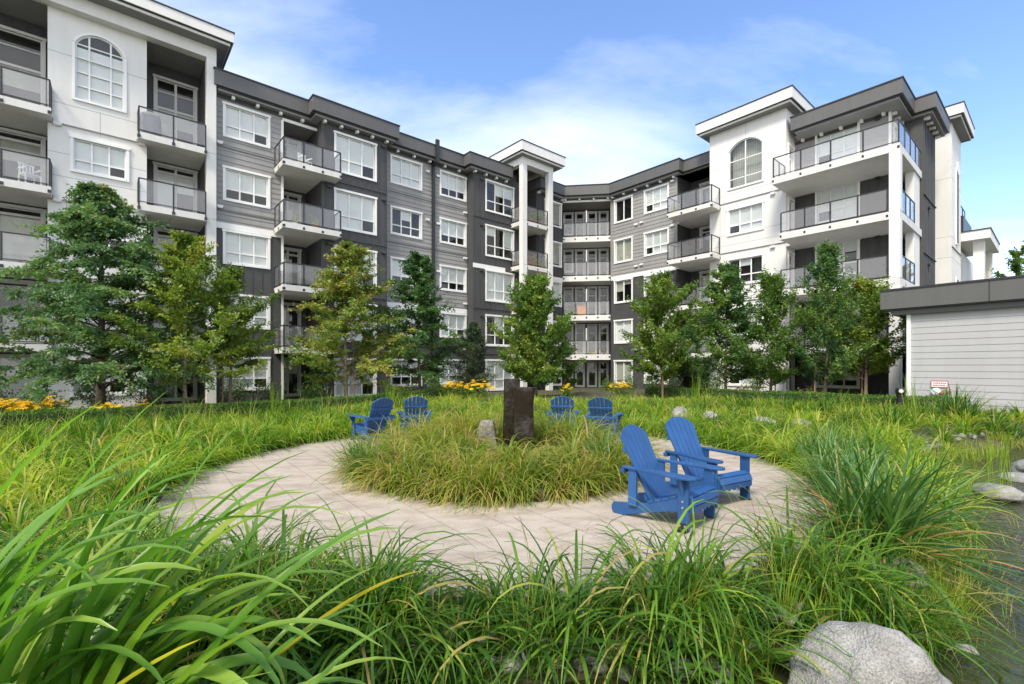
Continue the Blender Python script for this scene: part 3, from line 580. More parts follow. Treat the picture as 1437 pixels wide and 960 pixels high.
wall(FS, 28.2, 29.5, 0, 15.85, ops, 'flat', M['white']); mb = MB(); mb.quad(LF(14.25), (28.2, 0, 0), (30.6, 0, 0), (30.6, 0, 15.85), (28.2, 0, 15.85)); mb.quad(FS, (29.5, 0, 14.4), (32, 0, 14.4), (32, 0, 15.85), (29.5, 0, 15.85)); mb.build('wall', M['white'], bld)
# --- right end with wrap-round balconies
F = RF(29.5)
ops = [window(F, 6.90, 8.93, head(k)-1.72+(0.1 if k == 4 else 0.1), head(k)+0.25+(0.2 if k == 4 else 0), 'three', [(.8, .8, 0), (.6, 0, .7), (.3, .7, .4), (1, 1, .66), (1, 1, .66)][k], 'trim') for k in range(5)]
wall(F, 5.67, 9.94, 11.4, 14.5, [o for o in ops if o[2] > 11.4], 'lap', M['siding']); wall(F, 5.67, 9.94, 0, 11.4, [o for o in ops if o[2] < 11.4], 'batten', M['dark'])
for k in range(5): mb = MB(); mb.box(F, 6.05, 6.25, 0.0, 0.14, head(k)+0.05, head(k)+0.2); mb.build('wall_lamp', M['black'], bld)
FE = LF(5.67); ops = [window(FE, 30.1, 31.0, (slabz(k)+0.3 if k else 0.05), head(k)-0.05, 'single', 0, 'trim', name='balcony_door') for k in range(5)]
wall(FE, 29.5, 31.4, 11.4, 14.5, [o for o in ops if o[2] > 11.3], 'lap', M['siding']); wall(FE, 29.5, 31.4, 0, 11.4, [o for o in ops if o[2] < 11.3], 'batten', M['dark'])
mb = MB(); mb.box(F, 5.62, 5.72, -0.1, 0.05, 11.5, 14.3); mb.build('corner_board', M['trim'], bld)
FW = LF(4.7); wall(FW, 31.4, 34.8, 0, 14.5, [], 'batten', M['dark'], sides=1.0); strips(FW, [(31.4, 34.8, 10.4-FL*k) for k in range(3)], 'dark', o=0.06); vents(FW, [(32.6, 9.9-FL*k) for k in range(3)], 'black')
wall(LF(5.6), 34.8, 37.2, 0, 15.0, [], 'batten', M['dark'])
for k in range(1, 5):
    z = slabz(k); mb = MB(); s1 = 10.02 if k == 4 else 9.66
    mb.prism([(26.5, 4.75), (26.5, s1), (28.19, s1), (28.19, 9.93), (29.49, 9.93), (29.49, 5.66), (31.39, 5.66), (31.39, 4.75)], z, z+0.34); o = mb.build('balcony', M['slab'], bld)
    G = ident; zt = z+0.34
    if k == 4: railing(G, [(28.1, s1-.05), (26.55, s1-0.05), (26.55, 4.80), (31.3, 4.80)], zt, o, maxp=1.35)
    else: railing(G, [(26.55, s1-0.06), (26.55, 5.20)], zt, o, maxp=1.2); railing(G, [(27.0, 4.80), (29.85, 4.80)], zt, o, maxp=1.0)
    if k == 4: continue
for k in range(4):
    z0 = slabz(k)+0.34 if k else 0; z1 = slabz(k+1)
    for x0, x1, y0, y1 in ((26.5, 26.95, 4.74, 5.14), (29.9, 31.3, 4.82, 5.15)): mb = MB(); mb.box(ident, x0, x1, y0, y1, z0, z1); mb.build('column', M['white'], bld, bevel=0.012)
mb = MB(); mb.prism([(37.1, 4.3), (40.8, 4.3), (40.8, 12), (37.1, 12)], 0, 15.8); mb.build('wall', M['white'], bld)
FX = LF(4.3); joints(FX, [(37.1, 40.8, z) for z in (12.6, 9.2, 8.0, 6.4, 4.6)], []); joints(RF(37.1), [(4.3, 5.6, z) for z in (12.6, 9.2, 8.0, 6.4, 4.6)], []); strips(FX, [(37.1, 40.8, 8.6), (37.1, 40.8, 5.3)], 'reveal', o=0.05)
for z0, z1 in ((9.0, 13.6), (5.7, 7.0)):
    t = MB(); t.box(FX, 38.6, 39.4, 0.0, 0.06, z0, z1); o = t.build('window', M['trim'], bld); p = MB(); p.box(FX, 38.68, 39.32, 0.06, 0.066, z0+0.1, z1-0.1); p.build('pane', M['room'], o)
    if z1 > 13: q_ = MB(); q_.lathe([(0.40, -0.03), (0.40, 0.05)], (0, 0, 0), 20); ao = q_.build('window_arch', M['trim'], o); ao.location = (39.0, 4.25, 13.6); ao.rotation_euler = (R(90), 0, 0)
# lower wing beyond the end tower
mb = MB(); mb.prism([(41.0, 4.5), (50, 4.5), (50, 12), (41.0, 12)], 0, 9.3); mb.build('wall', M['white'], bld)
mb = MB(); mb.prism([(40.9, 3.0), (47.0, 3.0), (47.0, 12.5), (40.9, 12.5)], 9.55, 10.1); mb.build('porch_roof', M['white'], bld)
mb = MB(); mb.prism([(40.85, 2.95), (47.05, 2.95), (47.05, 12.55), (40.85, 12.55)], 10.1, 10.16); mb.prism([(41, 4.2), (45, 4.2), (45, 11), (41, 11)], 10.16, 11.2); mb.build('roof_cap', M['cap'], bld)
for x in (41.4, 46.1): mb = MB(); mb.box(ident, x, x+0.6, 3.3, 3.8, 0, 9.55); mb.build('column', M['white'], bld)
mb = MB(); mb.box(ident, 41, 47, 3.2, 4.5, 4.9, 5.2); o = mb.build('balcony', M['slab'], bld); railing(ident, [(42.0, 3.3), (46.1, 3.3), (46.9, 3.3)], 5.2, o)
o2 = MB(); o2.box(ident, 41, 44, 4.6, 4.7, 11.2, 11.21); ob_ = o2.build('roof_deck', M['slab'], bld); railing(ident, [(41.2, 4.5), (44.6, 4.5)], 11.2, ob_)
# --- main roof: fascia, cap and soffit follow one outline
OUT = [(3.7, 25.0), (7.8, 25.0), (7.8, 24.33), (12.5, 24.33), (12.5, 25.0), (17.35, 25.0), (17.35, 24.33), (20.9, 24.33), (20.9, 25.2), (22.05, 25.2), (22.05, 27.0), (23.5, 27.0), (23.5, 24.33), (26.03, 24.33), (28.2, 21.95), (28.2, 16.3), (28.75, 16.3), (28.75, 14.2), (30.0, 14.2), (30.0, 9.72), (28.2, 9.72), (28.2, 4.95), (31.0, 4.95), (31.0, 4.15), (35.1, 4.15), (35.1, 5.2), (38, 5.2), (38, 40), (3.7, 40)]
def offset(poly, d):
    n = len(poly); res = []
    for i in range(n):
        p0, p1, p2 = Vector(poly[i-1]), Vector(poly[i]), Vector(poly[(i+1) % n])
        e1, e2 = (p1-p0).normalized(), (p2-p1).normalized(); n1, n2 = Vector((e1.y, -e1.x)), Vector((e2.y, -e2.x))
        k = d/max(0.3, 1+n1.dot(n2)); res.append(tuple(p1+(n1+n2)*k))
    return res
mb = MB(); mb.prism(OUT, 14.47, 15.15); mb.build('roof_fascia', M['fascia'], bld)
sgn = 1 if abs(offset([(0, 0), (1, 0), (1, 1), (0, 1)], 0.1)[0][0]+0.1) < 1e-6 else -1
area = sum(OUT[i-1][0]*OUT[i][1]-OUT[i][0]*OUT[i-1][1] for i in range(len(OUT)))
sgn = 1 if area > 0 else -1
mb = MB(); mb.prism(offset(OUT, 0.035*sgn), 15.15, 15.215); mb.build('roof_cap', M['cap'], bld)
mb = MB(); mb.prism(offset(OUT, -0.10*sgn), 14.40, 14.468); mb.build('soffit', M['cap'], bld)
mb = MB(); mb.prism(offset(OUT, -0.16*sgn), 14.30, 14.399); mb.build('soffit', M['soffit'], bld)
def brackets(F, s0, s1, n):
    for k in range(n): mb = MB(); s = s0+(s1-s0)*k/max(1, n-1); mb.box(F, s-0.065, s+0.065, 0.0, 0.24, 14.17, 14.299); mb.build('roof_bracket', M['trim'], bld)
brackets(LF(25.5), 4.5, 7.6, 4); brackets(LF(24.83), 8.5, 11.9, 5); brackets(LF(25.5), 12.9, 17.2, 5); brackets(LF(24.83), 18.0, 20.6, 4); brackets(LF(24.83), 23.7, 26.1, 3); brackets(CF, 0.25, CW-0.25, 4); brackets(RF(28.7), 16.9, 21.9, 6); brackets(RF(29.5), 5.9, 9.5, 5); brackets(LF(5.67), 29.7, 31.2, 3); brackets(FW, 31.6, 34.6, 5)
for F, s0, s1 in ((LF(25.5), 3.8, 6.68), (LF(25.5), 11.99, 17.92), (RF(28.7), 16.8, 22.1), (RF(29.5), 5.67, 9.93)): fr_ = MB(); fr_.box(F, s0, s1, 0.0, 0.035, 14.12, 14.3); fr_.build('frieze_board', M['frieze'], bld)
mb = MB(); mb.prism([(28.75, 5.5), (29.5, 5.5), (29.5, 9.72), (28.75, 9.72)], 14.295, 14.32); mb.build('soffit', M['soffit'], bld)
def white_roof(x0, x1, y0, y1, z0, z1):
    P = lambda d: [(x0+d, y0+d), (x1-d, y0+d), (x1-d, y1-d), (x0+d, y1-d)]
    mb = MB(); mb.prism(P(0), z0, z1); mb.prism(P(0.13), z0-0.14, z0-0.03); mb.build('tower_roof', M['white'], bld)
    mb = MB(); mb.prism(P(-0.03), z1, z1+0.06); mb.prism(P(0.05), z0-0.03, z0); mb.build('roof_cap', M['cap'], bld)
    mb = MB(); mb.prism(P(0.17), z0-0.16, z0-0.141); mb.build('soffit', M['soffit'], bld)
white_roof(-15, 4.37, 24.4, 29.5, 16.27, 16.68); white_roof(20.53, 24.66, 23.0, 27.8, 15.84, 16.42); white_roof(27.6, 32.6, 9.43, 14.83, 15.98, 16.54); white_roof(36.5, 41.2, 3.72, 12.4, 15.95, 16.5)

# ------------------------------------------------------------ utility building at the right
shed = empty('utility_building', (13.9, 16.6, 0), math.atan2(-0.806, 0.592)); tag(shed, 'low pale grey lap sided utility building with a flat charcoal roof', 'building')
SFr = lambda s, o, z: (s, -o, z)
wall(SFr, 0, 9, 0, 3.62, [], 'lap', M['shed'], bh=0.215, lip=0.012, parent=shed); 
mb = MB(); mb.box(ident, 0.0, 9, 0.02, 7, 0, 3.6); mb.build('wall', M['shed'], shed)
mb = MB(); mb.box(SFr, -0.05, 0.06, -0.1, 0.05, 0, 3.5); mb.build('corner_board', M['trim'], shed)
mb = MB(); mb.box(ident, -0.72, 10, -0.34, 8, 3.70, 4.34); mb.build('roof_fascia', M['fascia'], shed); mb = MB(); mb.box(ident, -0.75, 10.03, -0.37, 8.03, 4.34, 4.40); mb.box(ident, -0.66, 9.9, -0.28, 7.9, 3.66, 3.70); mb.build('roof_cap', M['cap'], shed)
mb = MB(); mb.box(ident, -0.45, 9.8, -0.16, 7.8, 3.48, 3.66); mb.build('soffit', M['fascia'], shed)
mb = MB(); mb.box(SFr, 3.2-1.15, 3.2-1.13, 0.34, 0.35, 3.70, 4.34); mb.build('fascia_joint', M['cap'], shed)
# fire hose connection with its red edged sign
sg = MB(); sg.box(SFr, 0.62, 1.03, 0.03, 0.045, 0.98, 1.17); sgo = sg.build('sign', M['plast'], shed)
e = MB(); e.box(SFr, 0.605, 1.045, 0.03, 0.052, 1.17, 1.19); e.box(SFr, 0.605, 1.045, 0.03, 0.052, 0.96, 0.98); e.box(SFr, 0.605, 0.62, 0.03, 0.052, 0.98, 1.17); e.box(SFr, 1.03, 1.045, 0.03, 0.052, 0.98, 1.17); e.build('sign_border', M['red'], sgo)
e = MB()
for zl in (1.105, 1.03):
    x = 0.66
    while x < 0.97: wd = random.uniform(0.02, 0.05); e.box(SFr, x, x+wd, 0.045, 0.048, zl-0.018, zl+0.018); x += wd+0.015
e.build('sign_lettering', M['red'], sgo)
b_ = MB(); b_.lathe([(0.02, 0.16), (0.08, 0.155), (0.125, 0.12), (0.135, 0.06), (0.135, 0.0)], n=24); bo = b_.build('alarm_bell', M['plast'], shed, smooth=False); bo.location = (0.74, -0.03, 0.81); bo.rotation_euler = (R(90), 0, 0)
b_ = MB(); b_.tube([(0.98, -0.02, 0.82), (0.98, -0.16, 0.82)], 0.07, 14); b_.tube([(0.98, -0.12, 0.82), (0.92, -0.24, 0.76)], [0.05, 0.06], 14); b_.tube([(0.98, -0.12, 0.82), (1.10, -0.22, 0.80)], [0.045, 0.05], 14); b_.build('hose_connection', M['brass'], shed)
b_ = MB(); b_.tube([(0.915, -0.245, 0.757), (0.905, -0.26, 0.747)], 0.064, 14); b_.tube([(1.105, -0.225, 0.80), (1.125, -0.24, 0.797)], 0.054, 14); b_.build('hose_cap', M['pot'], shed)

# ------------------------------------------------------------ blue adirondack chairs
def slat_poly(mb, pts_front, thick_vec):
    pass
def make_chair():
    root = empty('adirondack_chair')
    XZ = lambda y0: (lambda a, o, z: (a, y0+o, z))
    rail = [(-0.50, 0.0), (-0.535, 0.03), (-0.54, 0.08), (-0.515, 0.125), (-0.36, 0.15), (-0.10, 0.19), (0.02, 0.23), (0.16, 0.285), (0.30, 0.345), (0.37, 0.35), (0.43, 0.30), (0.44, 0.22), (0.40, 0.195), (0.18, 0.165), (-0.15, 0.075), (-0.40, 0.0)]
    for y in (-0.285, 0.255): mb = MB(); mb.extrude(XZ(y), rail, 0, 0.03); mb.build('side_rail', M['blue'], root, 0.004)
    for sy in (-1, 1):
        y0, y1 = sorted((sy*0.289, sy*0.322)); mb = MB(); mb.box(ident, 0.27, 0.385, y0, y1, 0.015, 0.535); mb.face
        lg = mb.build('front_leg', M['blue'], root, 0.004)
        br = MB(); yb = sorted((sy*0.324, sy*0.332)); br.box(ident, 0.275, 0.38, yb[0], yb[1], 0.004, 0.085); yb = sorted((sy*0.324, sy*0.372)); br.box(ident, 0.275, 0.38, yb[0], yb[1], 0.002, 0.008); br.build('foot_bracket', M['black'], lg)
        bo = MB()
        for x, z in ((0.3, 0.06), (0.355, 0.06), (0.325, 0.24), (0.325, 0.30)): bo.tube([(x, sy*0.33 if z < .1 else sy*0.321, z), (x, sy*0.338 if z < .1 else sy*0.328, z)], 0.011, 10)
        bo.build('bolt', M['steel'], lg)
        bk = MB(); bk.extrude(lambda a, o, z: (0.33+o, a, z), [(sy*0.325, 0.53), (sy*0.395, 0.53), (sy*0.325, 0.36)], -0.014, 0.014); bk.build('arm_bracket', M['blue'], lg)
        mb = MB(); mb.box(ident, -0.30, -0.20, y0, y1, 0.14, 0.535); mb.build('rear_leg', M['blue'], root, 0.004)
        arm = [(-0.37, sy*0.285), (0.0, sy*0.268), (0.36, sy*0.262), (0.44, sy*0.275), (0.475, sy*0.31), (0.475, sy*0.365), (0.44, sy*0.405), (0.36, sy*0.42), (0.22, sy*0.415), (0.0, sy*0.375), (-0.2, sy*0.345), (-0.37, sy*0.34)]
        if sy < 0: arm = arm[::-1]
        mb = MB(); mb.prism(arm, 0.536, 0.562); mb.build('armrest', M['blue'], root, 0.006)
    top = [(0.445, 0.265), (0.43, 0.33), (0.375, 0.372), (0.30, 0.368), (0.16, 0.307), (0.02, 0.252), (-0.10, 0.216)]
    mb = MB()
    def along(t):
        L = [0]
        for p, q_ in zip(top[:-1], top[1:]): L.append(L[-1]+math.hypot(q_[0]-p[0], q_[1]-p[1]))
        d = t*L[-1]
        for i in range(len(top)-1):
            if d <= L[i+1]+1e-9: f = (d-L[i])/(L[i+1]-L[i]); return top[i][0]+f*(top[i+1][0]-top[i][0]), top[i][1]+f*(top[i+1][1]-top[i][1])
    n = 7
    for k in range(n):
        a = along(k/n+0.012); b = along((k+1)/n-0.012); d = Vector((b[0]-a[0], b[1]-a[1])).normalized(); nn = Vector((d.y, -d.x))*-1
        if nn.y < 0: nn = -nn
        if k == 0: nn = Vector((abs(nn.x), nn.y))
        mb.extrude(XZ(0), [a, b, (b[0]-nn.x*0.024, b[1]-nn.y*0.024), (a[0]-nn.x*0.024, a[1]-nn.y*0.024)], -0.292, 0.292)
    mb.build('seat', M['blue'], root, 0.004)
    ap = [(-0.285, 0.262), (-0.285, 0.20)]+[(y, 0.20+0.028*math.cos(y/0.285*3*math.pi)**2-0.015) for y in np.linspace(-0.27, 0.27, 25)]+[(0.285, 0.20), (0.285, 0.262)]
    mb = MB(); mb.extrude(lambda a, o, z: (o, a, z), ap, 0.415, 0.438); mb.build('front_apron', M['blue'], root, 0.003)
    # back: six fanned slats on a lean of 27 degrees
    base = Vector((-0.075, 0, 0.17)); up = Vector((-math.sin(R(27)), 0, math.cos(R(27)))); nb = Vector((math.cos(R(27)), 0, math.sin(R(27))))
    mb = MB(); n = 6; ln = 0.90
    for k in range(n):
        pts = []
        yb = lambda kk: -0.215+0.43*kk/n; yt = lambda kk: -0.275+0.55*kk/n
        def topz(y): return ln-0.52+math.sqrt(max(0.0, 0.52**2-(y*1.25)**2)) if True else ln
        e = 0.0045; L0, L1, R0, R1 = yb(k)+e, yt(k)+e, yb(k+1)-e, yt(k+1)-e
        prof = [(L0, 0), (R0, 0)]+[(R1+(L1-R1)*f, topz(R1+(L1-R1)*f)) for f in (0, .25, .5, .75, 1)]
        G = lambda a, o, z: tuple(base+up*z+Vector((0, a, 0))+nb*o)
        mb.extrude(G, prof, -0.011, 0.011)
    mb.build('backrest', M['blue'], root, 0.003)
    mb = MB(); G = lambda a, o, z: tuple(base+up*z+Vector((0, a, 0))+nb*o)
    mb.box(G, -0.27, 0.27, -0.040, -0.012, 0.60, 0.655); mb.build('back_rail', M['blue'], root, 0.004)
    mb = MB(); mb.box(ident, -0.385, -0.335, -0.35, 0.35, 0.485, 0.535); mb.build('arm_rail', M['blue'], root, 0.004)
    mb = MB(); mb.box(G, -0.25, 0.25, -0.036, -0.012, 0.05, 0.12); mb.build('lower_back_rail', M['blue'], root, 0.004)
    return root
chair = make_chair()
CHAIRS = [((1.71, 5.20), (0.70, -0.714), 'blue slatted wooden chair nearest the camera, its front leg bolted to the paving', 0),
          ((2.47, 6.03), (0.50, -0.866), 'blue slatted chair facing the pond, just behind the nearest blue chair', 0),
          ((-3.15, 10.75), (-0.72, 0.70), 'blue chair with its arm and leg showing, leftmost behind the planter', 0),
          ((-2.32, 11.35), (-0.25, 0.97), 'blue chair back half sunk in grass, beside the leftmost chair', 0),
          ((1.22, 11.45), (0.12, 0.99), 'blue chair seen from behind, just right of the dark stone fountain', 0),
          ((2.12, 11.0), (0.35, 0.94), 'blue chair seen from behind, between the fountain side chair and the two near chairs', 0)]
for i, ((x, y), (hx, hy), lb, z) in enumerate(CHAIRS):
    o = chair if i == 0 else copy_tree(chair); o.location = (x, y, z); o.rotation_euler = (0, 0, math.atan2(hy, hx))
    tag(o, lb, 'chair', 'blue adirondack chairs on the plaza')

# ------------------------------------------------------------ stones
def rock(name, loc, size, seed, m='rock', rough=0.25, sub=4, squash=1.0, parent=None, rz=0.0):
    bm = bmesh.new(); bmesh.ops.create_icosphere(bm, subdivisions=sub, radius=1.0); off = Vector((seed*7.3, seed*3.1, seed*1.7))
    for v in bm.verts:
        p = v.co.copy(); k = 1+rough*mnoise.noise(p*0.9+off)*1.4+rough*0.4*mnoise.noise(p*2.3+off)+0.04*mnoise.noise(p*6+off)+0.015*mnoise.noise(p*14+off)
        v.co = Vector((p.x*size[0]*k, p.y*size[1]*k, p.z*size[2]*k))
    me = bpy.data.meshes.new(name); bm.to_mesh(me); bm.free(); me.materials.append(M[m]); me.shade_smooth()
    o = bpy.data.objects.new(name, me); C.objects.link(o); o.location = loc; o.rotation_euler = (0, 0, rz); return o
def gh(x, y): return float(ground_h(x, y))
def pillar(name, prof, loc, seed, m, n=40, rough=0.025):
    """rough standing stone: (half width, half depth, z, x shift) rings"""
    mb = MB(); i0 = 0
    for hx_, hy_, z, dx in prof:
        for j in range(n):
            a = 2*math.pi*j/n; c_, s_ = math.cos(a), math.sin(a); k = (abs(c_)**6+abs(s_)**6)**(-1/6)
            p = Vector((c_*3, s_*3, z*4+seed)); k *= 1+rough*mnoise.noise(p)+rough*0.4*mnoise.noise(p*3)
            mb.v.append((dx+hx_*c_*k, hy_*s_*k, z))
    for r in range(len(prof)-1):
        for j in range(n): mb.f.append((r*n+j, r*n+(j+1) % n, (r+1)*n+(j+1) % n, (r+1)*n+j))
    mb.f.append(tuple((len(prof)-1)*n+j for j in range(n))); mb.f.append(tuple(reversed(range(n))))
    o = mb.build(name, M[m], loc=loc); return o
zs = np.linspace(0, 1.14, 24)
f1 = pillar('basalt_column', [(0.172+0.010*math.sin(z*5+1)+(0.03*max(0, (z-0.85)/0.29)**2), 0.20+0.01*math.sin(z*7), z, 0.0) for z in zs]+[(0.17, 0.15, 1.135, 0), (0.14, 0.12, 1.09, 0)], (0.20, 8.05, 0.16), 3, 'basalt'); tag(f1, 'wet dark basalt fountain column with a hollowed lip, in front of its flat topped twin', 'fountain stone', 'basalt fountain columns')
f2 = pillar('basalt_column', [(0.152+0.007*math.sin(z*4), 0.15, z, 0.0) for z in np.linspace(0, 1.27, 24)]+[(0.14, 0.135, 1.275, 0)], (0.0, 8.52, 0.16), 9, 'basalt'); tag(f2, 'taller flat topped dark basalt column, behind the hollow lipped fountain column', 'fountain stone', 'basalt fountain columns')
f3 = pillar('standing_stone', [(0.20, 0.15, 0, 0.0), (0.18, 0.14, 0.15, 0), (0.16, 0.13, 0.32, .01), (0.135, 0.12, 0.46, .02), (0.11, 0.09, 0.53, .03), (0.05, 0.04, 0.545, .03)], (-0.47, 8.45, 0.16), 5, 'oldstone', rough=0.12); tag(f3, 'short weathered grey stone standing in the grass left of the dark fountain', 'stone')
ROCKS = [((2.02, 2.66, -0.25), (0.42, 0.33, 0.40), 1, 'big rounded pale grey boulder in the foreground beside the stream'),
         ((4.62, 13.0, .3), (0.22, 0.2, 0.26), 2, 'small upright white boulder in the grass right of the far chairs'), ((5.35, 12.8, .28), (0.24, 0.2, 0.17), 3, 'white round boulder second along the row behind the near chairs'),
         ((6.35, 11.9, .22), (0.42, 0.25, 0.17), 4, 'long pale boulder half sunk in grass behind the near chairs'), ((7.0, 11.5, .22), (0.24, 0.2, 0.18), 5, 'rounded white boulder at the right end of the row behind the chairs'),
         ((9.35, 11.5, -.05), (0.45, 0.3, 0.24), 6, 'pale boulder on the far pond bank near the reeds'), ((10.6, 11.8, -.12), (0.6, 0.3, 0.14), 7, 'low flat pale stone along the far edge of the pond'),
         ((9.5, 8.6, -.22), (0.55, 0.3, 0.15), 8, 'flat white stone lying in the pond at the right edge'), ((7.1, 6.9, -.2), (0.3, 0.2, 0.14), 9, 'small pale stone in the water behind the spiky clump'),
         ((4.85, 4.25, -.18), (0.24, 0.18, 0.15), 10, 'pale boulder at the right edge above the near water'), ((3.25, 3.95, -.06), (0.2, 0.16, 0.13), 11, 'brown grey stone under the dry leaves of the spiky clump'),
         ((8.7, 8.0, -.25), (0.35, 0.25, 0.12), 12, 'pinkish flat stone just in front of the flat white pond stone'), ((12.0, 12.2, -.1), (0.5, 0.25, 0.14), 13, 'dark low stone on the pond bank below the grey wall')]
for p, s_, sd_, lb in ROCKS:
    o = rock('boulder', p, s_, sd_, 'oldstone' if sd_ in (11, 13) else 'rock', 0.22, 5 if sd_ == 1 else 4, rz=sd_*1.3); tag(o, lb, 'boulder', 'boulders along the stream')
    if sd_ == 1: o.rotation_euler = (0, 0, -0.15)
# loose stones of the stream edge: nobody could count them
vs, fs, nv = [], [], 0
bm = bmesh.new(); bmesh.ops.create_icosphere(bm, subdivisions=2, radius=1.0); base_v = np.array([v.co for v in bm.verts]); base_f = np.array([[v.index for v in f.verts] for f in bm.faces]); bm.free()
def cobbles(n, fx, smin, smax):
    global nv
    for i in range(n):
        x, y = fx(); s = random.uniform(smin, smax)*np.array([1, random.uniform(.6, 1), random.uniform(.45, .8)]); off = Vector((i*1.3, i*0.7, 5)); k = np.array([1+0.35*mnoise.noise(Vector(v)*1.2+off) for v in base_v])
        a = random.uniform(0, 6.28); c_, s_ = math.cos(a), math.sin(a); v = base_v*k[:, None]*s; v = np.stack([v[:, 0]*c_-v[:, 1]*s_, v[:, 0]*s_+v[:, 1]*c_, v[:, 2]], 1)+np.array([x, y, max(gh(x, y), WL-0.06)+s[2]*0.35])
        vs.append(v); fs.append(base_f+nv); nv += len(v)
def near_bank():
    while True:
        x, y = random.uniform(-2.2, 3.6), random.uniform(2.3, 3.5)
        if -0.5 < float(chan(np.array(x), np.array(y))) < 0.42: return x, y
def far_bank():
    while True:
        x, y = random.uniform(7.5, 16), random.uniform(8, 13.2)
        d = float(chan(np.array(x), np.array(y)))
        if 0.02 < d < 0.16 and y > x*0.55+3.2: return x, y
cobbles(260, near_bank, 0.03, 0.095); cobbles(95, far_bank, 0.03, 0.09)
o = npmesh('cobbles', np.concatenate(vs), np.concatenate(fs), np.zeros(sum(len(f) for f in fs)), M['rock'], smooth=True); tag(o, 'grey cobbles and rubble along the stream edge', 'cobbles', kind='stuff')

# ------------------------------------------------------------ blades (grass, sedge, iris)
def blades(P, az, L, e0, bend, W, tint, seg=5, droop=1.6, fold=0.0):
    """ribbons: P base (n,3), az heading, L length, e0 start elevation, bend total bend (rad), W width"""
    n = len(P); t = np.linspace(0, 1, seg+1); mid = (t[1:]+t[:-1])/2
    el = e0[:, None]-bend[:, None]*mid[None]**droop
    dl = (L/seg)[:, None]
    h = np.concatenate([np.zeros((n, 1)), np.cumsum(np.cos(el)*dl, 1)], 1); z = np.concatenate([np.zeros((n, 1)), np.cumsum(np.sin(el)*dl, 1)], 1)
    cx_, sx_ = np.cos(az)[:, None], np.sin(az)[:, None]
    tw = RNG.uniform(-.9, .9, n)[:, None]; sway = RNG.uniform(-.12, .12, n)[:, None]*L[:, None]*t[None]**2
    c = np.stack([P[:, :1]+h*cx_-sway*sx_, P[:, 1:2]+h*sx_+sway*cx_, P[:, 2:]+z], -1)
    wprof = np.minimum(1, (0.55+1.6*t))*np.clip(1-t, 0, 1)**0.55; wprof[-1] = 0.04
    wv = np.stack([-sx_+0*h, cx_+0*h, tw*0.5+0*h], -1); wv = wv/np.linalg.norm(wv, axis=-1, keepdims=True)
    hw = (W[:, None]*wprof[None]/2)[..., None]
    if fold:
        tg = np.gradient(c, axis=1); nn = np.cross(tg, wv); nn /= np.linalg.norm(nn, axis=-1, keepdims=True)+1e-9
        V = np.stack([c-wv*hw+nn*hw*fold, c, c+wv*hw+nn*hw*fold], 2).reshape(-1, 3); b = (np.arange(n)*(seg+1)*3)[:, None, None]+(np.arange(seg)*3)[None, :, None]+np.arange(2)[None, None]
        return V, np.stack([b, b+1, b+4, b+3], -1).reshape(-1, 4), np.repeat(tint, seg*2)
    V = np.stack([c-wv*hw, c+wv*hw], 2).reshape(-1, 3)
    b = (np.arange(n)*(seg+1)*2)[:, None]+(np.arange(seg)*2)[None]
    Q = np.stack([b, b+1, b+3, b+2], -1).reshape(-1, 4)
    return V, Q, np.repeat(tint, seg)
def merge(parts):
    V, Q, T, n = [], [], [], 0
    for v, q_, t in parts: V.append(v); Q.append(q_+n); T.append(t); n += len(v)
    return np.concatenate(V), np.concatenate(Q), np.concatenate(T)
def tufts(cx_, cy_, per, Lr, Wr, e_r=(60, 88), b_r=(50, 130), spread=0.07, seg=5, tb=(0.2, 0.7), dry=0.06, lean=None):
    cx_ = np.asarray(cx_); n = len(cx_); tot = n*per; U = RNG.uniform
    ci = np.repeat(np.arange(n), per); az = U(0, 2*np.pi, tot); r = np.sqrt(U(0, 1, tot))*spread
    px = cx_[ci]+r*np.cos(az); py = np.asarray(cy_)[ci]+r*np.sin(az)
    sc = U(0.62, 1.25, n)[ci]
    L = U(*Lr, tot)*sc; cyy = np.asarray(cy_); pt = 0.5+0.25*np.sin(cx_*1.3+np.sin(cyy*0.9)*1.7)+0.25*np.sin(cyy*1.1+np.sin(cx_*0.7)*2.0); tc_ = (tb[0]+(tb[1]-tb[0])*np.clip(0.35*pt+0.65*U(0, 1, n), 0, 1))[ci]
    ti = np.clip(tc_+U(-.34, .34, tot), 0, 0.90); d_ = U(0, 1, tot) < dry; ti = np.where(d_, U(.9, 1, tot), ti)
    if lean is not None:
        az = np.where(U(0, 1, tot) < 0.55, lean[ci]+U(-.9, .9, tot), az)
    P = np.stack([px, py, ground_h(px, py)-0.02], 1)
    return blades(P, az, L, np.radians(U(*e_r, tot)), np.radians(U(*b_r, tot)), U(*Wr, tot), ti, seg)
def scatter(n, x0, x1, y0, y1, ok):
    x = RNG.uniform(x0, x1, n*6); y = RNG.uniform(y0, y1, n*6); k = ok(x, y); return x[k][:n], y[k][:n]
def loc_a(x, y): return ct*x+st*y
def loc_b(x, y): return -st*x+ct*y
rad = lambda x, y: np.hypot(x-PC[0], y-PC[1])
inview = lambda x, y, m=1.5: (np.abs(x) < 1.13*y+m) & (y > 0.8)
def grid(sp, x0, x1, y0, y1, ok, jit=0.38):
    xs, ys = np.meshgrid(np.arange(x0, x1, sp), np.arange(y0, y1, sp*0.87)); xs = xs+(np.arange(xs.shape[0])[:, None] % 2)*sp/2
    x = (xs+RNG.uniform(-jit, jit, xs.shape)*sp).ravel(); y = (ys+RNG.uniform(-jit, jit, ys.shape)*sp).ravel(); k = ok(x, y); return x[k], y[k]
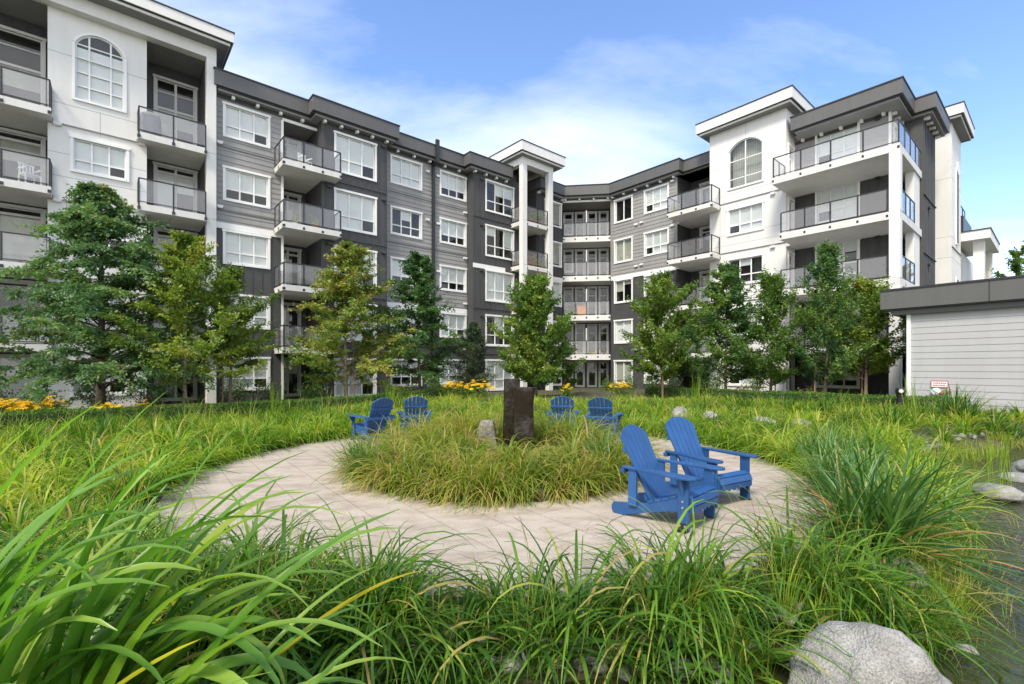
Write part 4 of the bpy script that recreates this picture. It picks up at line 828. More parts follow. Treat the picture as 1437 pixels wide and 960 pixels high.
# ring of lime grass round the plaza and out to the hedges
SPK = ((3.34, 4.3, 0.85), (4.2, 6.0, 0.6))
clear = lambda x, y: np.all([np.hypot(x-a, y-b) > r_ for a, b, r_ in SPK], axis=0)
def ringok(x, y):
    d = chan(x, y)
    return clear(x, y) & (rad(x, y) > PR+0.12) & (d > -0.12) & inview(x, y) & (loc_b(x, y) < 17.3) & (loc_a(x, y) < 19.2) & ~((y < 4.3) & (np.abs(x) < 3.5))
parts = []
x, y = grid(0.56, -15, 16, 2.6, 20, ringok); kp = RNG.uniform(0, 1, len(x)) > .14; x, y = x[kp], y[kp]; r_ = rad(x, y); low_ = ((x < -5.0) & (r_ > 7.2)) | ((x < -2.2) & (y < 5.6)); nearm = (r_ < 6.8) & ~low_; far = (r_ > 8.4) & ~low_
parts.append(tufts(x[nearm], y[nearm], 84, (.46, .90), (.014, .036), (30, 88), (80, 170), .10, 7, (.0, 1.0), .12))
k = ~nearm & ~far & ~low_; parts.append(tufts(x[k], y[k], 70, (.42, .76), (.018, .042), (35, 90), (60, 160), .11, 6, (.0, 1.05), .14))
parts.append(tufts(x[far], y[far], 56, (.26, .50), (.020, .042), (45, 90), (40, 150), .13, 5, (.0, 1.05), .16))
parts.append(tufts(x[low_], y[low_], 52, (.28, .52), (.016, .034), (40, 90), (50, 150), .13, 5, (.05, .95), .10))
ang = np.linspace(0, 2*np.pi, 84); ang = ang+RNG.uniform(-.03, .03, 84); ex, ey = PC[0]+(PR+0.22)*np.cos(ang), PC[1]+(PR+0.22)*np.sin(ang); kk = (chan(ex, ey) > 0.2) & (ey > 4.6) & clear(ex, ey) & ~((ex < -2) & (ey < 6.2))
parts.append(tufts(ex[kk], ey[kk], 80, (.42, .85), (.012, .028), (25, 85), (70, 160), .10, 7, (.05, .75), .07, lean=ang[kk]+np.pi))
x, y = scatter(120, -14, 14, 4.8, 16, lambda x, y: ringok(x, y) & (rad(x, y) > 5.4)); parts.append(tufts(x, y, 60, (.42, .72), (.022, .040), (35, 90), (20, 110), .12, 6, (.0, .12), .04))
x, y = scatter(260, -14, 14, 4.5, 16, ringok); parts.append(tufts(x, y, 6, (.7, 1.05), (.006, .010), (70, 92), (10, 60), .06, 5, (.3, .9), .45))
o = npmesh('meadow_grass', *merge(parts), M['lawn']); tag(o, 'lime green ornamental grass surrounding the round plaza', 'grass', kind='stuff')
# planter grass
x, y = grid(0.40, -3, 3, 5.5, 11, lambda x, y: (rad(x, y) < PI_-0.25) & ~((np.abs(x-.05) < .55) & (y < 8.75) & (y > 7.0)) & (np.hypot(x+.45, y-8.4) > .3) & (RNG.uniform(0, 1, len(x)) > .10))
bk = y > 8.3; parts = [tufts(x[~bk], y[~bk], 70, (.36, .84), (.014, .034), (32, 88), (80, 170), .09, 7, (.1, 1.0), .18), tufts(x[bk], y[bk], 84, (.55, 1.1), (.013, .030), (45, 90), (70, 160), .09, 7, (.2, .95), .12)]
x, y = grid(0.24, -.6, .7, 6.95, 7.75, lambda x, y: x > -9); parts.append(tufts(x, y, 40, (.2, .48), (.009, .018), (25, 88), (60, 160), .08, 6, (.3, .9), .30))
ang = np.linspace(0, 2*np.pi, 46)+RNG.uniform(-.05, .05, 46); parts.append(tufts(PC[0]+(PI_-.16)*np.cos(ang), PC[1]+(PI_-.16)*np.sin(ang), 100, (.38, .84), (.011, .026), (5, 84), (50, 160), .10, 7, (.2, 1.0), .22, lean=ang))
o = npmesh('planter_grass', *merge(parts), M['planter']); tag(o, 'yellow green and straw coloured grass filling the round planter', 'grass', kind='stuff')
# foreground sedge bank
def sok(x, y): return clear(x, y) & (rad(x, y) > PR+0.22) & (chan(x, y) > 0.02) & (y < 5.0) & (y > 2.3) & (x > -2.6) & (x < 3.3)
x, y = grid(0.36, -3.6, 3.5, 2.4, 5, sok)
parts = [tufts(x, y, 92, (.44, 1.0), (.013, .034), (30, 90), (75, 165), .09, 9, (.0, .62), .06)]
ang = np.radians(np.linspace(222, 326, 30))+RNG.uniform(-.03, .03, 30); sx_, sy_ = PC[0]+(PR+.22)*np.cos(ang), PC[1]+(PR+.22)*np.sin(ang); kk = clear(sx_, sy_) & ~((sx_ > 0.9) & (sx_ < 2.4)); sx_, sy_ = sx_[kk], sy_[kk]
parts.append(tufts(sx_, sy_, 74, (.28, .62), (.010, .024), (40, 92), (60, 150), .08, 9, (.0, .6), .06))
x, y = scatter(60, -3, 3.3, 2.6, 4, sok); parts.append(tufts(x, y, 5, (.7, 1.0), (.004, .008), (65, 92), (10, 70), .05, 7, (.4, .9), .5))
x, y = grid(0.34, -4.5, -1.0, 0.9, 4.3, lambda x, y: (rad(x, y) > PR+.3) & (chan(x, y) > .1)); parts.append(tufts(x, y, 60, (.30, .60), (.012, .026), (40, 90), (60, 150), .10, 6, (.0, .8), .08))
o = npmesh('sedge', *merge(parts), M['sedge']); tag(o, 'deep green arching sedge along the near edge of the plaza', 'sedge', kind='stuff')
# water weeds in the pond
x, y = scatter(260, 4, 14, 4.5, 12, lambda x, y: (chan(x, y) < 0.2) & (chan(x, y) > -.8) & inview(x, y, .5) & (RNG.uniform(0, 1, len(x)) < .5))
p_ = tufts(x, y, 16, (.25, .55), (.006, .011), (60, 92), (20, 90), .10, 4, (.5, .9), .12)
x, y = scatter(90, 2.6, 4.6, 2.7, 4.8, lambda x, y: (chan(x, y) < 0.35) & (chan(x, y) > -.35))
p2 = tufts(x, y, 30, (.2, .5), (.004, .008), (60, 92), (20, 100), .08, 5, (.4, .9), .15)
x3, y3 = scatter(40, 1.0, 3.0, 2.6, 3.6, lambda x, y: (chan(x, y) < 0.35) & (chan(x, y) > -.1))
p3 = tufts(x3, y3, 22, (.25, .5), (.005, .009), (70, 94), (10, 60), .07, 5, (.5, .9), .08)
o = npmesh('water_grass', *merge([p_, p2, p3]), M['lawn']); tag(o, 'thin grass growing in the shallow water of the stream', 'grass', kind='stuff')

def clump(name, centre, n, Lr, Wr, er, br, spread, m, label, cat, seg=9, tb=(.2, .8), dry=0.05, azr=(0, 2*np.pi), group=None, z=None, droop=1.8, fold=0.45):
    U = RNG.uniform; az = U(*azr, n); r = np.sqrt(U(0, 1, n))*spread; ra = U(0, 2*np.pi, n)
    zz = gh(*centre)-0.02 if z is None else z
    P = np.stack([centre[0]+r*np.cos(ra), centre[1]+r*np.sin(ra), np.full(n, zz)], 1)
    ti = U(*tb, n); ti = np.where(U(0, 1, n) < dry, U(.93, 1, n), ti)
    V, Q, T = blades(P, az, U(*Lr, n), np.radians(np.where(ti > .92, U(-5, 50, n), U(*er, n))), np.radians(U(*br, n)), U(*Wr, n), ti, seg, droop, fold)
    o = npmesh(name, V, Q, T, M[m]); tag(o, label, cat, group); return o
clump('iris_clump', (-1.92, 1.70), 88, (1.0, 1.82), (.068, .115), (48, 86), (30, 160), .38, 'iris', 'huge flag iris clump with broad arching pale blades in the lower left corner', 'plant', 16, (.25, 1.0), .02, azr=(-.4, 1.4), z=-0.08, droop=2.8)
clump('iris_clump', (-1.25, 1.35), 80, (.8, 1.5), (.040, .068), (26, 70), (50, 150), .30, 'iris', 'lower flag iris with long blades bowing right, before the huge iris clump', 'plant', 16, (.2, 1.0), .05, azr=(-.6, 1.0), z=-0.12, droop=2.2)
clump('crocosmia_clump', (3.34, 4.35), 400, (.70, 1.18), (.026, .046), (-2, 80), (5, 50), .24, 'spiky', 'big spiky green clump with dry orange leaves, right of the near chairs', 'plant', 9, (.05, .85), .16, z=-0.02)
clump('crocosmia_clump', (4.2, 6.0), 260, (.6, .98), (.022, .038), (15, 86), (5, 60), .30, 'spiky', 'spiky green clump behind the big spiky clump, at the right edge of the plaza', 'plant', 8, (.1, .9), .05)
clump('crocosmia_clump', (5.1, 7.7), 240, (.6, .95), (.020, .034), (25, 88), (10, 80), .35, 'spiky', 'softer green clump between the plaza edge and the pond', 'plant', 8, (.3, .9), .05)
clump('crocosmia_clump', (5.5, 6.3), 200, (.55, .9), (.020, .034), (15, 86), (10, 80), .35, 'lawn', 'light green clump leaning over the water behind the big spiky clump', 'plant', 8, (.2, .9), .08)
clump('crocosmia_clump', (6.7, 8.6), 220, (.5, .85), (.020, .034), (15, 86), (10, 80), .40, 'lawn', 'light green clump at the water line, below the white bank boulder', 'plant', 8, (.3, .95), .08)
clump('crocosmia_clump', (12.0, 11.9+.9), 200, (.7, 1.15), (.03, .045), (20, 86), (10, 70), .35, 'spiky', 'spiky clump at the right edge of the picture, on the bank below the grey wall', 'plant', 7, (.2, .9), .06)
clump('crocosmia_clump', (-2.25, 7.0), 110, (.5, .78), (.012, .022), (35, 88), (10, 70), .15, 'spiky', 'dark bladed clump at the left edge of the round planter', 'plant', 7, (.1, .8), .04)
clump('crocosmia_clump', (1.35, 7.0), 110, (.5, .8), (.012, .022), (35, 88), (10, 70), .16, 'spiky', 'dark bladed clump at the right edge of the round planter, next to the nearest chair', 'plant', 7, (.2, .85), .05)
for (x, y, lb) in ((-7.6, 15.3, 'tall upright reed tuft in front of the turning tree'), (-4.0, 15.5, 'tall reed tuft with seed heads between the left far chairs'), (10.6, 12.6, 'cattail reeds rising by the pond in front of the grey wall'), (6.2, 16, 'upright reed tuft before the right hand hedge')):
    clump('reed_tuft', (x, y), 26, (.9, 1.45), (.014, .022), (80, 92), (0, 18), .18, 'lawn', lb, 'reeds', 5, (.3, .8), .1)
clump('reed_tuft', (7.55, 7.3), 30, (.7, 1.2), (.008, .014), (80, 93), (0, 20), .2, 'lawn', 'slender green reeds standing in the pond at the right edge', 'reeds', 5, (.3, .8), .02, z=-.3)

# ------------------------------------------------------------ trees
def leaves(P, D, size, tint, tilt=0.9, asp=0.55):
    """one small pointed leaf per point, D = rough direction"""
    n = len(P); U = RNG.normal
    d = D+U(0, tilt, (n, 3)); d /= np.linalg.norm(d, axis=1, keepdims=True); r = U(0, 1, (n, 3))+np.array([0, 0, 0]); s = np.cross(d, r); s /= np.linalg.norm(s, axis=1, keepdims=True)
    sz = (RNG.uniform(.6, 1.25, n)*size)[:, None]
    nn = np.cross(d, s)
    a = P; b = P+d*sz*.5+s*sz*asp*.5-nn*sz*.08; c = P+d*sz; e = P+d*sz*.5-s*sz*asp*.5-nn*sz*.08
    V = np.stack([a, b, c, e], 1).reshape(-1, 3); Q = np.arange(4*n).reshape(-1, 4); return V, Q, tint
PROF = {'pyramid': lambda t: min(1, (t+.16)*4.2)*(1-t)**0.72+0.07, 'oval': lambda t: (math.sin(math.pi*min(1, (t*0.86+0.10)))**0.8), 'cone': lambda t: (1-t)**0.85*min(1, (t+0.10)*6)+0.06, 'broad': lambda t: min(1, (t+.12)*3.5)*(1-t**1.6)**0.75+0.05, 'column': lambda t: min(1, (t+.12)*3.2)*(1-t**3)**0.6+0.04}
def tree(name, x, y, top, bottom, r, prof, m, label, style='leafy', leaf=0.13, nb=70, tw=11, lpt=12, bark='bark', trunk_r=0.07, tb=(0.1, 0.75), dry_top=0.0, elev=(15, 50), droop=0.0, stake=False, z0=None, group='young trees along the building', seed=0):
    rnd = random.Random(int(x*97+y*31)+seed); z0 = gh(x, y) if z0 is None else z0
    root = empty(name, (x, y, z0)); tag(root, label, 'tree', group); H = top-z0; B = bottom-z0
    tm = MB(); k = 9; sx, sy = rnd.uniform(-.12, .12), rnd.uniform(-.12, .12)
    axis_ = [Vector((sx*math.sin(3*i/k)+0.0, sy*math.sin(2.5*i/k), (H*0.97)*i/k)) for i in range(k+1)]
    tm.tube(axis_, [trunk_r*(1.25 if i == 0 else 1)*(1-0.93*i/k)+0.006 for i in range(k+1)], 9)
    P, D, T = [], [], []; pf = PROF[prof]
    nb = int(nb*(.40 if style == 'leafy' else .64)); tw = int(tw*(1.7 if style == 'leafy' else 1.15)); leaf *= 0.80; lpt = int(lpt*1.75); lop = rnd.uniform(.12, .3); lopa = rnd.uniform(0, 6.28)
    for b in range(nb):
        t = (b+rnd.random())/nb; t = t**0.95; az_ = b*2.39996+rnd.uniform(-.4, .4); ln = r*1.22*pf(t)*rnd.choice((rnd.uniform(.5, .9), rnd.uniform(.75, 1.0), rnd.uniform(.95, 1.22)))
        ln *= 1+lop*math.cos(az_-lopa); zc = B+(H-B)*t; el = R(rnd.uniform(*elev))*(0.6+0.7*t); st_ = max(0.12*H, zc-ln*math.sin(el)*0.8); f = min(0.98, st_/(H*.97)); i = min(int(f*k), k-1); base = axis_[i].lerp(axis_[i+1], f*k-i)
        pts = []; d = Vector((math.cos(az_)*math.cos(el), math.sin(az_)*math.cos(el), math.sin(el))); p = base.copy(); ns = 6
        for j in range(ns+1):
            pts.append(p.copy()); d = (d+Vector((rnd.uniform(-.16, .16), rnd.uniform(-.16, .16), rnd.uniform(-.1, .12)-droop*(j/ns)))).normalized(); p = p+d*(ln/ns)
        tm.tube(pts, [max(0.004, trunk_r*0.34*(1-t*0.6)*(1-j/(ns+0.3))) for j in range(ns+1)], 5)
        bt = rnd.uniform(*tb)
        for q_ in range(tw):
            f = rnd.uniform(0.10, 1.0)**0.8; i = min(int(f*ns), ns-1); bp_ = pts[i].lerp(pts[i+1], f*ns-i); bd = (pts[i+1]-pts[i]).normalized()
            side = bd.cross(Vector((0, 0, 1))); side = side.normalized() if side.length > .01 else Vector((1, 0, 0))
            td = (bd*rnd.uniform(.4, 1)+side*rnd.choice((-1, 1))*rnd.uniform(.3, 1.0)+Vector((0, 0, rnd.uniform(-.35, .5)-droop*.6))).normalized()
            tl = rnd.uniform(.30, .85)*min(0.75, ln*.5+.12)*(1.25 if f > .85 else 1); tt = min(1, max(0, bt+rnd.uniform(-.15, .15)))
            for l_ in range(lpt):
                ff = (l_+rnd.random())/lpt; pp = bp_+td*(tl*ff)+Vector((0, 0, -droop*.35*tl*ff*ff)); jit = 0.035
                sd_ = (1 if l_ % 2 else -1); dd = td*.5+td.cross(Vector((0, 0, 1)))*sd_*.9+Vector((0, 0, -.25-droop*.4))
                P.append((pp.x+rnd.gauss(0, jit), pp.y+rnd.gauss(0, jit), pp.z+rnd.gauss(0, jit))); D.append(tuple(dd)); v = tt+rnd.uniform(-.12, .12)
                if dry_top and rnd.random() < dry_top*(0.15+t+0.5*max(0, f-.6)): v = rnd.uniform(.8, 1)
                T.append(v)
    tm.build('trunk', M[bark], root, smooth=True)
    V, Q, Tt = leaves(np.array(P), np.array(D), leaf*1.12, np.clip(np.array(T), 0, 1), 0.45 if style == 'frond' else 0.8, 0.5 if style != 'needle' else 0.12)
    npmesh('crown', V, Q, Tt, M[m], root)
    if stake:
        s_ = MB(); a = rnd.uniform(0, 6); s_.tube([(0.32*math.cos(a), 0.32*math.sin(a), -0.05), (0.30*math.cos(a), 0.30*math.sin(a), 1.6)], 0.028, 8); so_ = s_.build('stake', M['stake'], root)
        s_ = MB(); s_.tube([(0.30*math.cos(a), 0.30*math.sin(a), 1.3), (0, 0, 1.3)], 0.012, 6); s_.build('tree_tie', M['black'], so_)
    return root
tree('katsura_tree', -13.3, 15.3, 7.6, 1.45, 2.9, 'pyramid', 'katsura', 'largest bluish green tree with layered drooping sprays, far left before the white bay', 'frond', 0.135, 190, 16, 16, 'bark', 0.13, (0.1, 0.8), 0.06, (0, 46), 0.30)
tree('maple_tree', -11.05, 16.0, 6.1, 1.5, 2.1, 'pyramid', 'maple', 'yellow green young tree on a bare thin trunk, right of the large weeping tree', 'leafy', 0.13, 120, 15, 13, 'palebark', 0.065, (0.2, 0.85), 0.05, (20, 62))
tree('maple_tree', -10.9, 18.3, 5.3, 1.7, 1.35, 'oval', 'maple', 'smaller darker young tree behind the yellow green one, before the charcoal wall', 'leafy', 0.13, 80, 14, 12, 'palebark', 0.06, (0.0, 0.55), 0.02, (20, 60), stake=True)
tree('turning_tree', -7.0, 20.0, 6.9, 1.3, 2.45, 'pyramid', 'autumn', 'young tree turning orange brown at its tips, below the projecting balconies', 'frond', 0.145, 140, 15, 14, 'palebark', 0.07, (0.1, 0.8), 0.22, (10, 45), 0.12, True)
tree('redwood_tree', -4.25, 22.0, 7.0, 1.4, 2.1, 'cone', 'deep', 'dark green conical tree with feathery tiers, in the middle of the left wing', 'frond', 0.15, 115, 15, 13, 'bark', 0.08, (0.05, 0.8), 0.0, (8, 34), 0.12)
tree('pine_tree', -1.85, 23.0, 3.8, 0.3, 1.15, 'cone', 'pine', 'small dark pine above the yellow flowers', 'needle', 0.20, 80, 12, 16, 'bark', 0.07, (0.1, 0.9), 0.0, (15, 55))
tree('maple_tree', 1.1, 22.0, 5.75, 0.7, 1.75, 'oval', 'leafy', 'bright green bushy tree behind the dark stone fountain', 'leafy', 0.145, 185, 16, 13, 'bark', 0.07, (0.1, 0.95), 0.02, (25, 65))
tree('maple_tree', 2.75, 24.5, 4.0, 0.7, 0.95, 'oval', 'leafy', 'small shady tree beside the bright green bushy one, before the corner balconies', 'leafy', 0.145, 42, 10, 10, 'bark', 0.05, (0.0, 0.5), 0.02, (25, 65))
tree('maple_tree', 7.0, 22.0, 5.8, 1.25, 2.1, 'oval', 'maple', 'round crowned green tree leftmost of the row before the right wing', 'leafy', 0.145, 125, 15, 13, 'bark', 0.07, (0.0, 0.65), 0.02, (25, 65), stake=True)
tree('redwood_tree', 9.45, 21.0, 6.2, 1.0, 2.05, 'pyramid', 'deep', 'slim feathery tree second in the row before the right wing, tips pale', 'frond', 0.145, 105, 15, 13, 'bark', 0.06, (0.2, 0.95), 0.0, (20, 52), 0.02)
tree('pear_tree', 10.9, 20.0, 5.4, 1.0, 1.95, 'oval', 'leafy', 'loose crowned tree in the middle of the row before the white tower', 'leafy', 0.125, 110, 14, 13, 'bark', 0.06, (0.0, 0.6), 0.0, (35, 72), stake=True)
tree('pear_tree', 12.25, 18.6, 6.35, 1.1, 1.5, 'column', 'deep', 'tall dense upright tree in front of the right end balconies', 'leafy', 0.115, 130, 12, 13, 'bark', 0.065, (0.1, 1.0), 0.0, (45, 76), stake=True)
tree('pear_tree', 14.1, 18.9, 5.0, 1.5, 1.8, 'oval', 'maple', 'yellowish green tree on a staked pale trunk, tucked behind the grey shed roof corner', 'leafy', 0.12, 120, 15, 13, 'palebark', 0.06, (0.1, 0.8), 0.06, (30, 65), stake=True)
tree('maple_tree', 32.0, 30.0, 9.1, 3.0, 2.2, 'oval', 'maple', 'distant tree top showing above the grey shed roof at the right edge', 'leafy', 0.2, 60, 10, 10, 'bark', 0.1, (0.1, 0.7), 0.0, (25, 65), group=None, z0=0)

# ------------------------------------------------------------ hedges, shrubs, flowers
def leafball(P, N, size, tb): return leaves(P, N, size, RNG.uniform(*tb, len(P)), 0.7, 0.6)
def hedge(name, F, s0, s1, wdt, h, label, dens=900):
    root = empty(name); tag(root, label, 'hedge', 'clipped hedges'); n = int((s1-s0)*dens); U = RNG.uniform
    s = U(s0, s1, n); which = U(0, 1, n); o = np.where(which < .5, U(0, wdt, n), np.where(which < .8, 0.0, wdt)); z = np.where(which < .5, h, U(0.02, h, n))+RNG.normal(0, .02, n); o = o+RNG.normal(0, .025, n)
    pts = np.array([F(a, b, 0) for a, b in zip(s, o)]); wx = ct*pts[:, 0]-st*pts[:, 1]; wy = st*pts[:, 0]+ct*pts[:, 1]; gz = ground_h(wx, wy)
    P = np.stack([wx, wy, gz+z], 1); V, Q, T = leafball(P, np.tile([0, 0, .6], (n, 1)), 0.06, (0, 1)); npmesh('foliage', V, Q, T, M['hedge'], root)
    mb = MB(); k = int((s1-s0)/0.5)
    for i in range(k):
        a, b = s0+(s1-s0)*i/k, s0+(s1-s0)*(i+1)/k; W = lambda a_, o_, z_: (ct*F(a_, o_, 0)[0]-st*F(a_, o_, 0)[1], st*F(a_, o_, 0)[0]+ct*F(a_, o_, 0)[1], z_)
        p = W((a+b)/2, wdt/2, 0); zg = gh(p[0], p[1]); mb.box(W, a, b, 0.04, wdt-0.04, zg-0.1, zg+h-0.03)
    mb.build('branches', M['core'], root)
hedge('hedge', LF(18.3), -6, 13, 0.6, 0.42, 'low clipped green hedge running below the left wing')
hedge('hedge', RF(20.3), 2.0, 13.2, 0.6, 0.42, 'low clipped green hedge running below the right wing')
def shrub(name, x, y, r, h, m, label, n=900, leaf=0.08, cat='shrub', group='foundation shrubs'):
    root = empty(name, (x, y, gh(x, y))); tag(root, label, cat, group); rd = random.Random(int(x*53+y*17))
    P, D = [], []; stm = MB(); ks = 14
    tips = []
    for k in range(ks):
        a = rd.uniform(0, 6.28); rr = r*math.sqrt(rd.random())*.85; tp = Vector((rr*math.cos(a), rr*math.sin(a), h*rd.uniform(.5, 1.0)*(1-.35*(rr/r)**2))); stm.tube([(0.1*math.cos(a)*r, 0.1*math.sin(a)*r, 0), tuple(tp*.55), tuple(tp)], [0.014, 0.009, 0.004], 5); tips.append(tp)
    for i in range(n):
        t = rd.choice(tips); f = rd.uniform(.35, 1.05); s_ = .22*r+.06
        P.append((t.x*f+rd.gauss(0, s_), t.y*f+rd.gauss(0, s_), max(.03, t.z*f+rd.gauss(0, s_*.7)))); D.append((t.x, t.y, .5))
    stm.build('stems', M['bark'], root); V, Q, T = leafball(np.array(P), np.array(D), leaf, (0, .9)); npmesh('foliage', V, Q, T, M[m], root); return root
def at(u, Y): return ((u-718.5)/665*Y, Y)
def along_L(s, d): return (s*ct-d*st, s*st+d*ct)
def along_R(s, d): return (d*ct-s*st, d*st+s*ct)
SH = [(along_L(-2.8, 22.6), .75, 1.15, 'pine', 'dark shrub below the lowest left balcony at the picture edge'), (along_L(-1.7, 22.4), .6, 1.0, 'deep', 'dark bushy shrub left of the large weeping tree trunk'), (along_L(-.2, 23.2), .6, 1.2, 'pine', 'dark upright shrub under the ground floor window of the white bay'),
      (along_L(1.2, 23.3), .7, 1.1, 'pine', 'dark shrub between the weeping tree and the yellow green tree'), (along_L(4.4, 24.0), .6, 1.3, 'deep', 'green shrub at the foot of the white column'), (along_L(5.6, 23.8), .6, 1.2, 'pine', 'dark shrub under the first charcoal wall window'),
      (along_L(7.4, 23.0), .7, .9, 'deep', 'low shrub under the projecting balconies'), (along_L(13.0, 24.0), .6, 1.0, 'pine', 'dark shrub under the middle ground floor window'), (along_L(14.6, 24.0), .5, .9, 'deep', 'small shrub beside the feathery conical tree'),
      (along_R(20.6, 26.5), .6, .8, 'leafy', 'green shrub before the corner balconies'), (along_R(19.2, 26.8), .6, 1.1, 'deep', 'dark shrub at the foot of the right wing'), (along_R(17.2, 26.6), .7, .9, 'deep', 'dark shrub under the wide right wing window'),
      (along_R(15.6, 26.4), .6, .9, 'pine', 'dark shrub under the right wing balconies'), (along_R(13.0, 26.4), .6, 1.0, 'deep', 'dark shrub left of the white tower ground window'), (along_R(10.6, 26.0), .7, 1.2, 'deep', 'rounded dark shrub right of the white tower window')]
for (x, y), r_, h_, m_, lb in SH: shrub('shrub', x, y, r_, h_, m_, lb, 750, 0.09)
def flowers(name, x, y, r, h, n, m, label, size=0.085, green='leafy'):
    root = shrub(name, x, y, r, h*.85, green, label, 500, 0.09, 'flowers', 'flower clumps along the hedge'); V_, Q_, T_ = [], [], []; nv_ = 0; rd = random.Random(int(x*11+y*7))
    for i in range(n):
        a, rr = rd.uniform(0, 6.28), r*math.sqrt(rd.random()); c = np.array([rr*math.cos(a), rr*math.sin(a), h*(1-.3*(rr/r)**2)*rd.uniform(.8, 1.12)]); sz = size*rd.uniform(.7, 1.2); tl = np.array([rd.uniform(-.3, .3), rd.uniform(-.6, .1), 1]); tl /= np.linalg.norm(tl); u_ = np.cross(tl, [1, .1, 0]); u_ /= np.linalg.norm(u_); w_ = np.cross(tl, u_); v = rd.random()
        for k in range(7):
            b0 = 2*math.pi*k/7; d0 = u_*math.cos(b0)+w_*math.sin(b0); e0 = np.cross(tl, d0)
            V_ += [c, c+d0*sz*.6+e0*sz*.22, c+d0*sz-tl*sz*.15, c+d0*sz*.6-e0*sz*.22]; Q_.append([nv_, nv_+1, nv_+2, nv_+3]); nv_ += 4; T_.append(v)
    npmesh('blossoms', np.array(V_), np.array(Q_), np.array(T_), M[m], root); return root
hb = 19.6
FLW = [(at(10, 14.2), .65, .66, 110, 'petal', 'yellow coneflowers massed at the far left edge of the garden'), (at(42, 14.4), .6, .58, 90, 'petal', 'yellow coneflowers next to the far left flower mass, nearer the weeping tree'), (at(76, 14.8), .3, .72, 20, 'petal', 'sparse yellow coneflowers left of the weeping tree trunk'), (at(148, 14.1), .42, .52, 60, 'petal', 'yellow coneflowers at the foot of the weeping tree'), (at(200, 14.6), .25, .6, 16, 'petal', 'few yellow coneflowers right of the weeping tree'),
       (at(590, 21.0), .7, .55, 34, 'petal', 'thin line of yellow coneflowers before the feathery conical tree'), (at(640, 20.5), .6, .75, 55, 'petal', 'bright yellow coneflowers under the small dark pine'), (at(672, 20.2), .65, .85, 50, 'petal', 'tallest mass of yellow coneflowers, left of the dark fountain'),
       (at(796, 22.0), .35, .6, 16, 'petal', 'yellow flowers before the corner balconies, left of the green shrub'), (at(872, 21.5), .55, .75, 45, 'petal', 'yellow coneflowers below the right wing narrow window'), (at(1042, 20.2), .5, .55, 60, 'pink', 'pinkish sedum before the white tower window'), (at(1138, 19.2), .5, .55, 50, 'pink', 'pinkish sedum before the tall upright tree')]
for (x, y), r_, h_, n_, m_, lb in FLW: flowers('coneflower_clump' if m_ == 'petal' else 'sedum_clump', x, y, r_, h_, n_, m_, lb, 0.10 if m_ == 'petal' else .07)

# ------------------------------------------------------------ bollard lamp by the shed
bl = empty('bollard_light', (12.55, 15.3, gh(12.55, 15.3))); tag(bl, 'short black bollard lamp with a round head in the grass beside the grey shed corner', 'lamp')
mb = MB(); mb.lathe([(0.14, 0), (0.14, 0.03), (0.105, 0.05), (0.105, 0.5), (0.13, 0.52), (0.13, 0.56)]); mb.build('post', M['black'], bl)
mb = MB(); mb.lathe([(0.10, 0.56), (0.13, 0.60), (0.14, 0.66), (0.13, 0.73), (0.09, 0.78), (0.03, 0.80)]); mb.build('lamp_head', M['black'], bl, smooth=True)
mb = MB(); mb.lathe([(0.06, 0), (0.055, 0.02), (0.02, 0.03)]); lo = mb.build('lens', M['plast'], bl); lo.location = (-0.08, -0.115, 0.67); lo.rotation_euler = (R(90), 0, R(-35))

# ------------------------------------------------------------ things on the balconies
def wl(F, s, o, z): p = F(s, o, z); return (ct*p[0]-st*p[1], st*p[0]+ct*p[1], p[2])
LWF = LF(25.5); LB = LF(24.83); RW = RF(28.7)
def bz(k, extra=0.27): return slabz(k)+extra
def covered(name, F, s, o, z, w_, d_, h_, m, label, cat):
    mb = MB(); n = 12; prof = [(1.0, 0), (1.0, .35), (.97, .7), (.85, .9), (.6, .985), (.2, 1.0)]
    for r_, zz_ in prof:
        for j in range(n): a = 2*math.pi*j/n; c_, s_ = math.cos(a), math.sin(a); k = (abs(c_)**4+abs(s_)**4)**-.25; mb.v.append((w_/2*r_*c_*k*(1+.04*math.sin(5*a)), d_/2*r_*s_*k, h_*zz_))
    for r_ in range(len(prof)-1):
        for j in range(n): mb.f.append((r_*n+j, r_*n+(j+1) % n, (r_+1)*n+(j+1) % n, (r_+1)*n+j))
    mb.f.append(tuple((len(prof)-1)*n+j for j in range(n))); x = wl(F, s, o, z)
    ob = mb.build(name, M[m], smooth=True, loc=x); ob.rotation_euler = (0, 0, TH); tag(ob, label, cat); return ob
covered('covered_grill', LWF, 1.42, 0.25, bz(4, .20), .75, .6, 1.0, 'cloth', 'grey covered grill on the top balcony beside the arched window', 'covered grill')
covered('covered_grill', CF, 0.85, -0.55, bz(2, .29), .8, .6, 1.05, 'darkcloth', 'black covered grill on the corner balcony with the orange cabinet', 'covered grill')
covered('covered_grill', RW, 15.3, -0.3, bz(3, .2), .6, .6, .8, 'darkcloth', 'dark covered item on the fourth floor balcony of the right wing', 'covered grill')
def plastic_chair(F, s, o, z, rz, label, m='plast'):
    r_ = empty('balcony_chair', wl(F, s, o, z), TH+rz); tag(r_, label, 'chair')
    mb = MB(); mb.box(ident, -.24, .24, -.24, .24, .42, .45); mb.build('seat', M[m], r_, .01)
    mb = MB()
    for k in range(5): mb.box(ident, -.22+.095*k, -.22+.095*k+.06, .22, .25, .45, .86)
    mb.box(ident, -.24, .24, .215, .255, .86, .90); mb.build('backrest', M[m], r_)
    for x in (-.22, .22):
        for y in (-.22, .22): mb = MB(); mb.box(ident, x-.02, x+.02, y-.02, y+.02, 0, .42); mb.build('leg', M[m], r_)
        mb = MB(); mb.box(ident, x-.03, x+.03, -.24, .24, .64, .67); mb.build('armrest', M[m], r_)
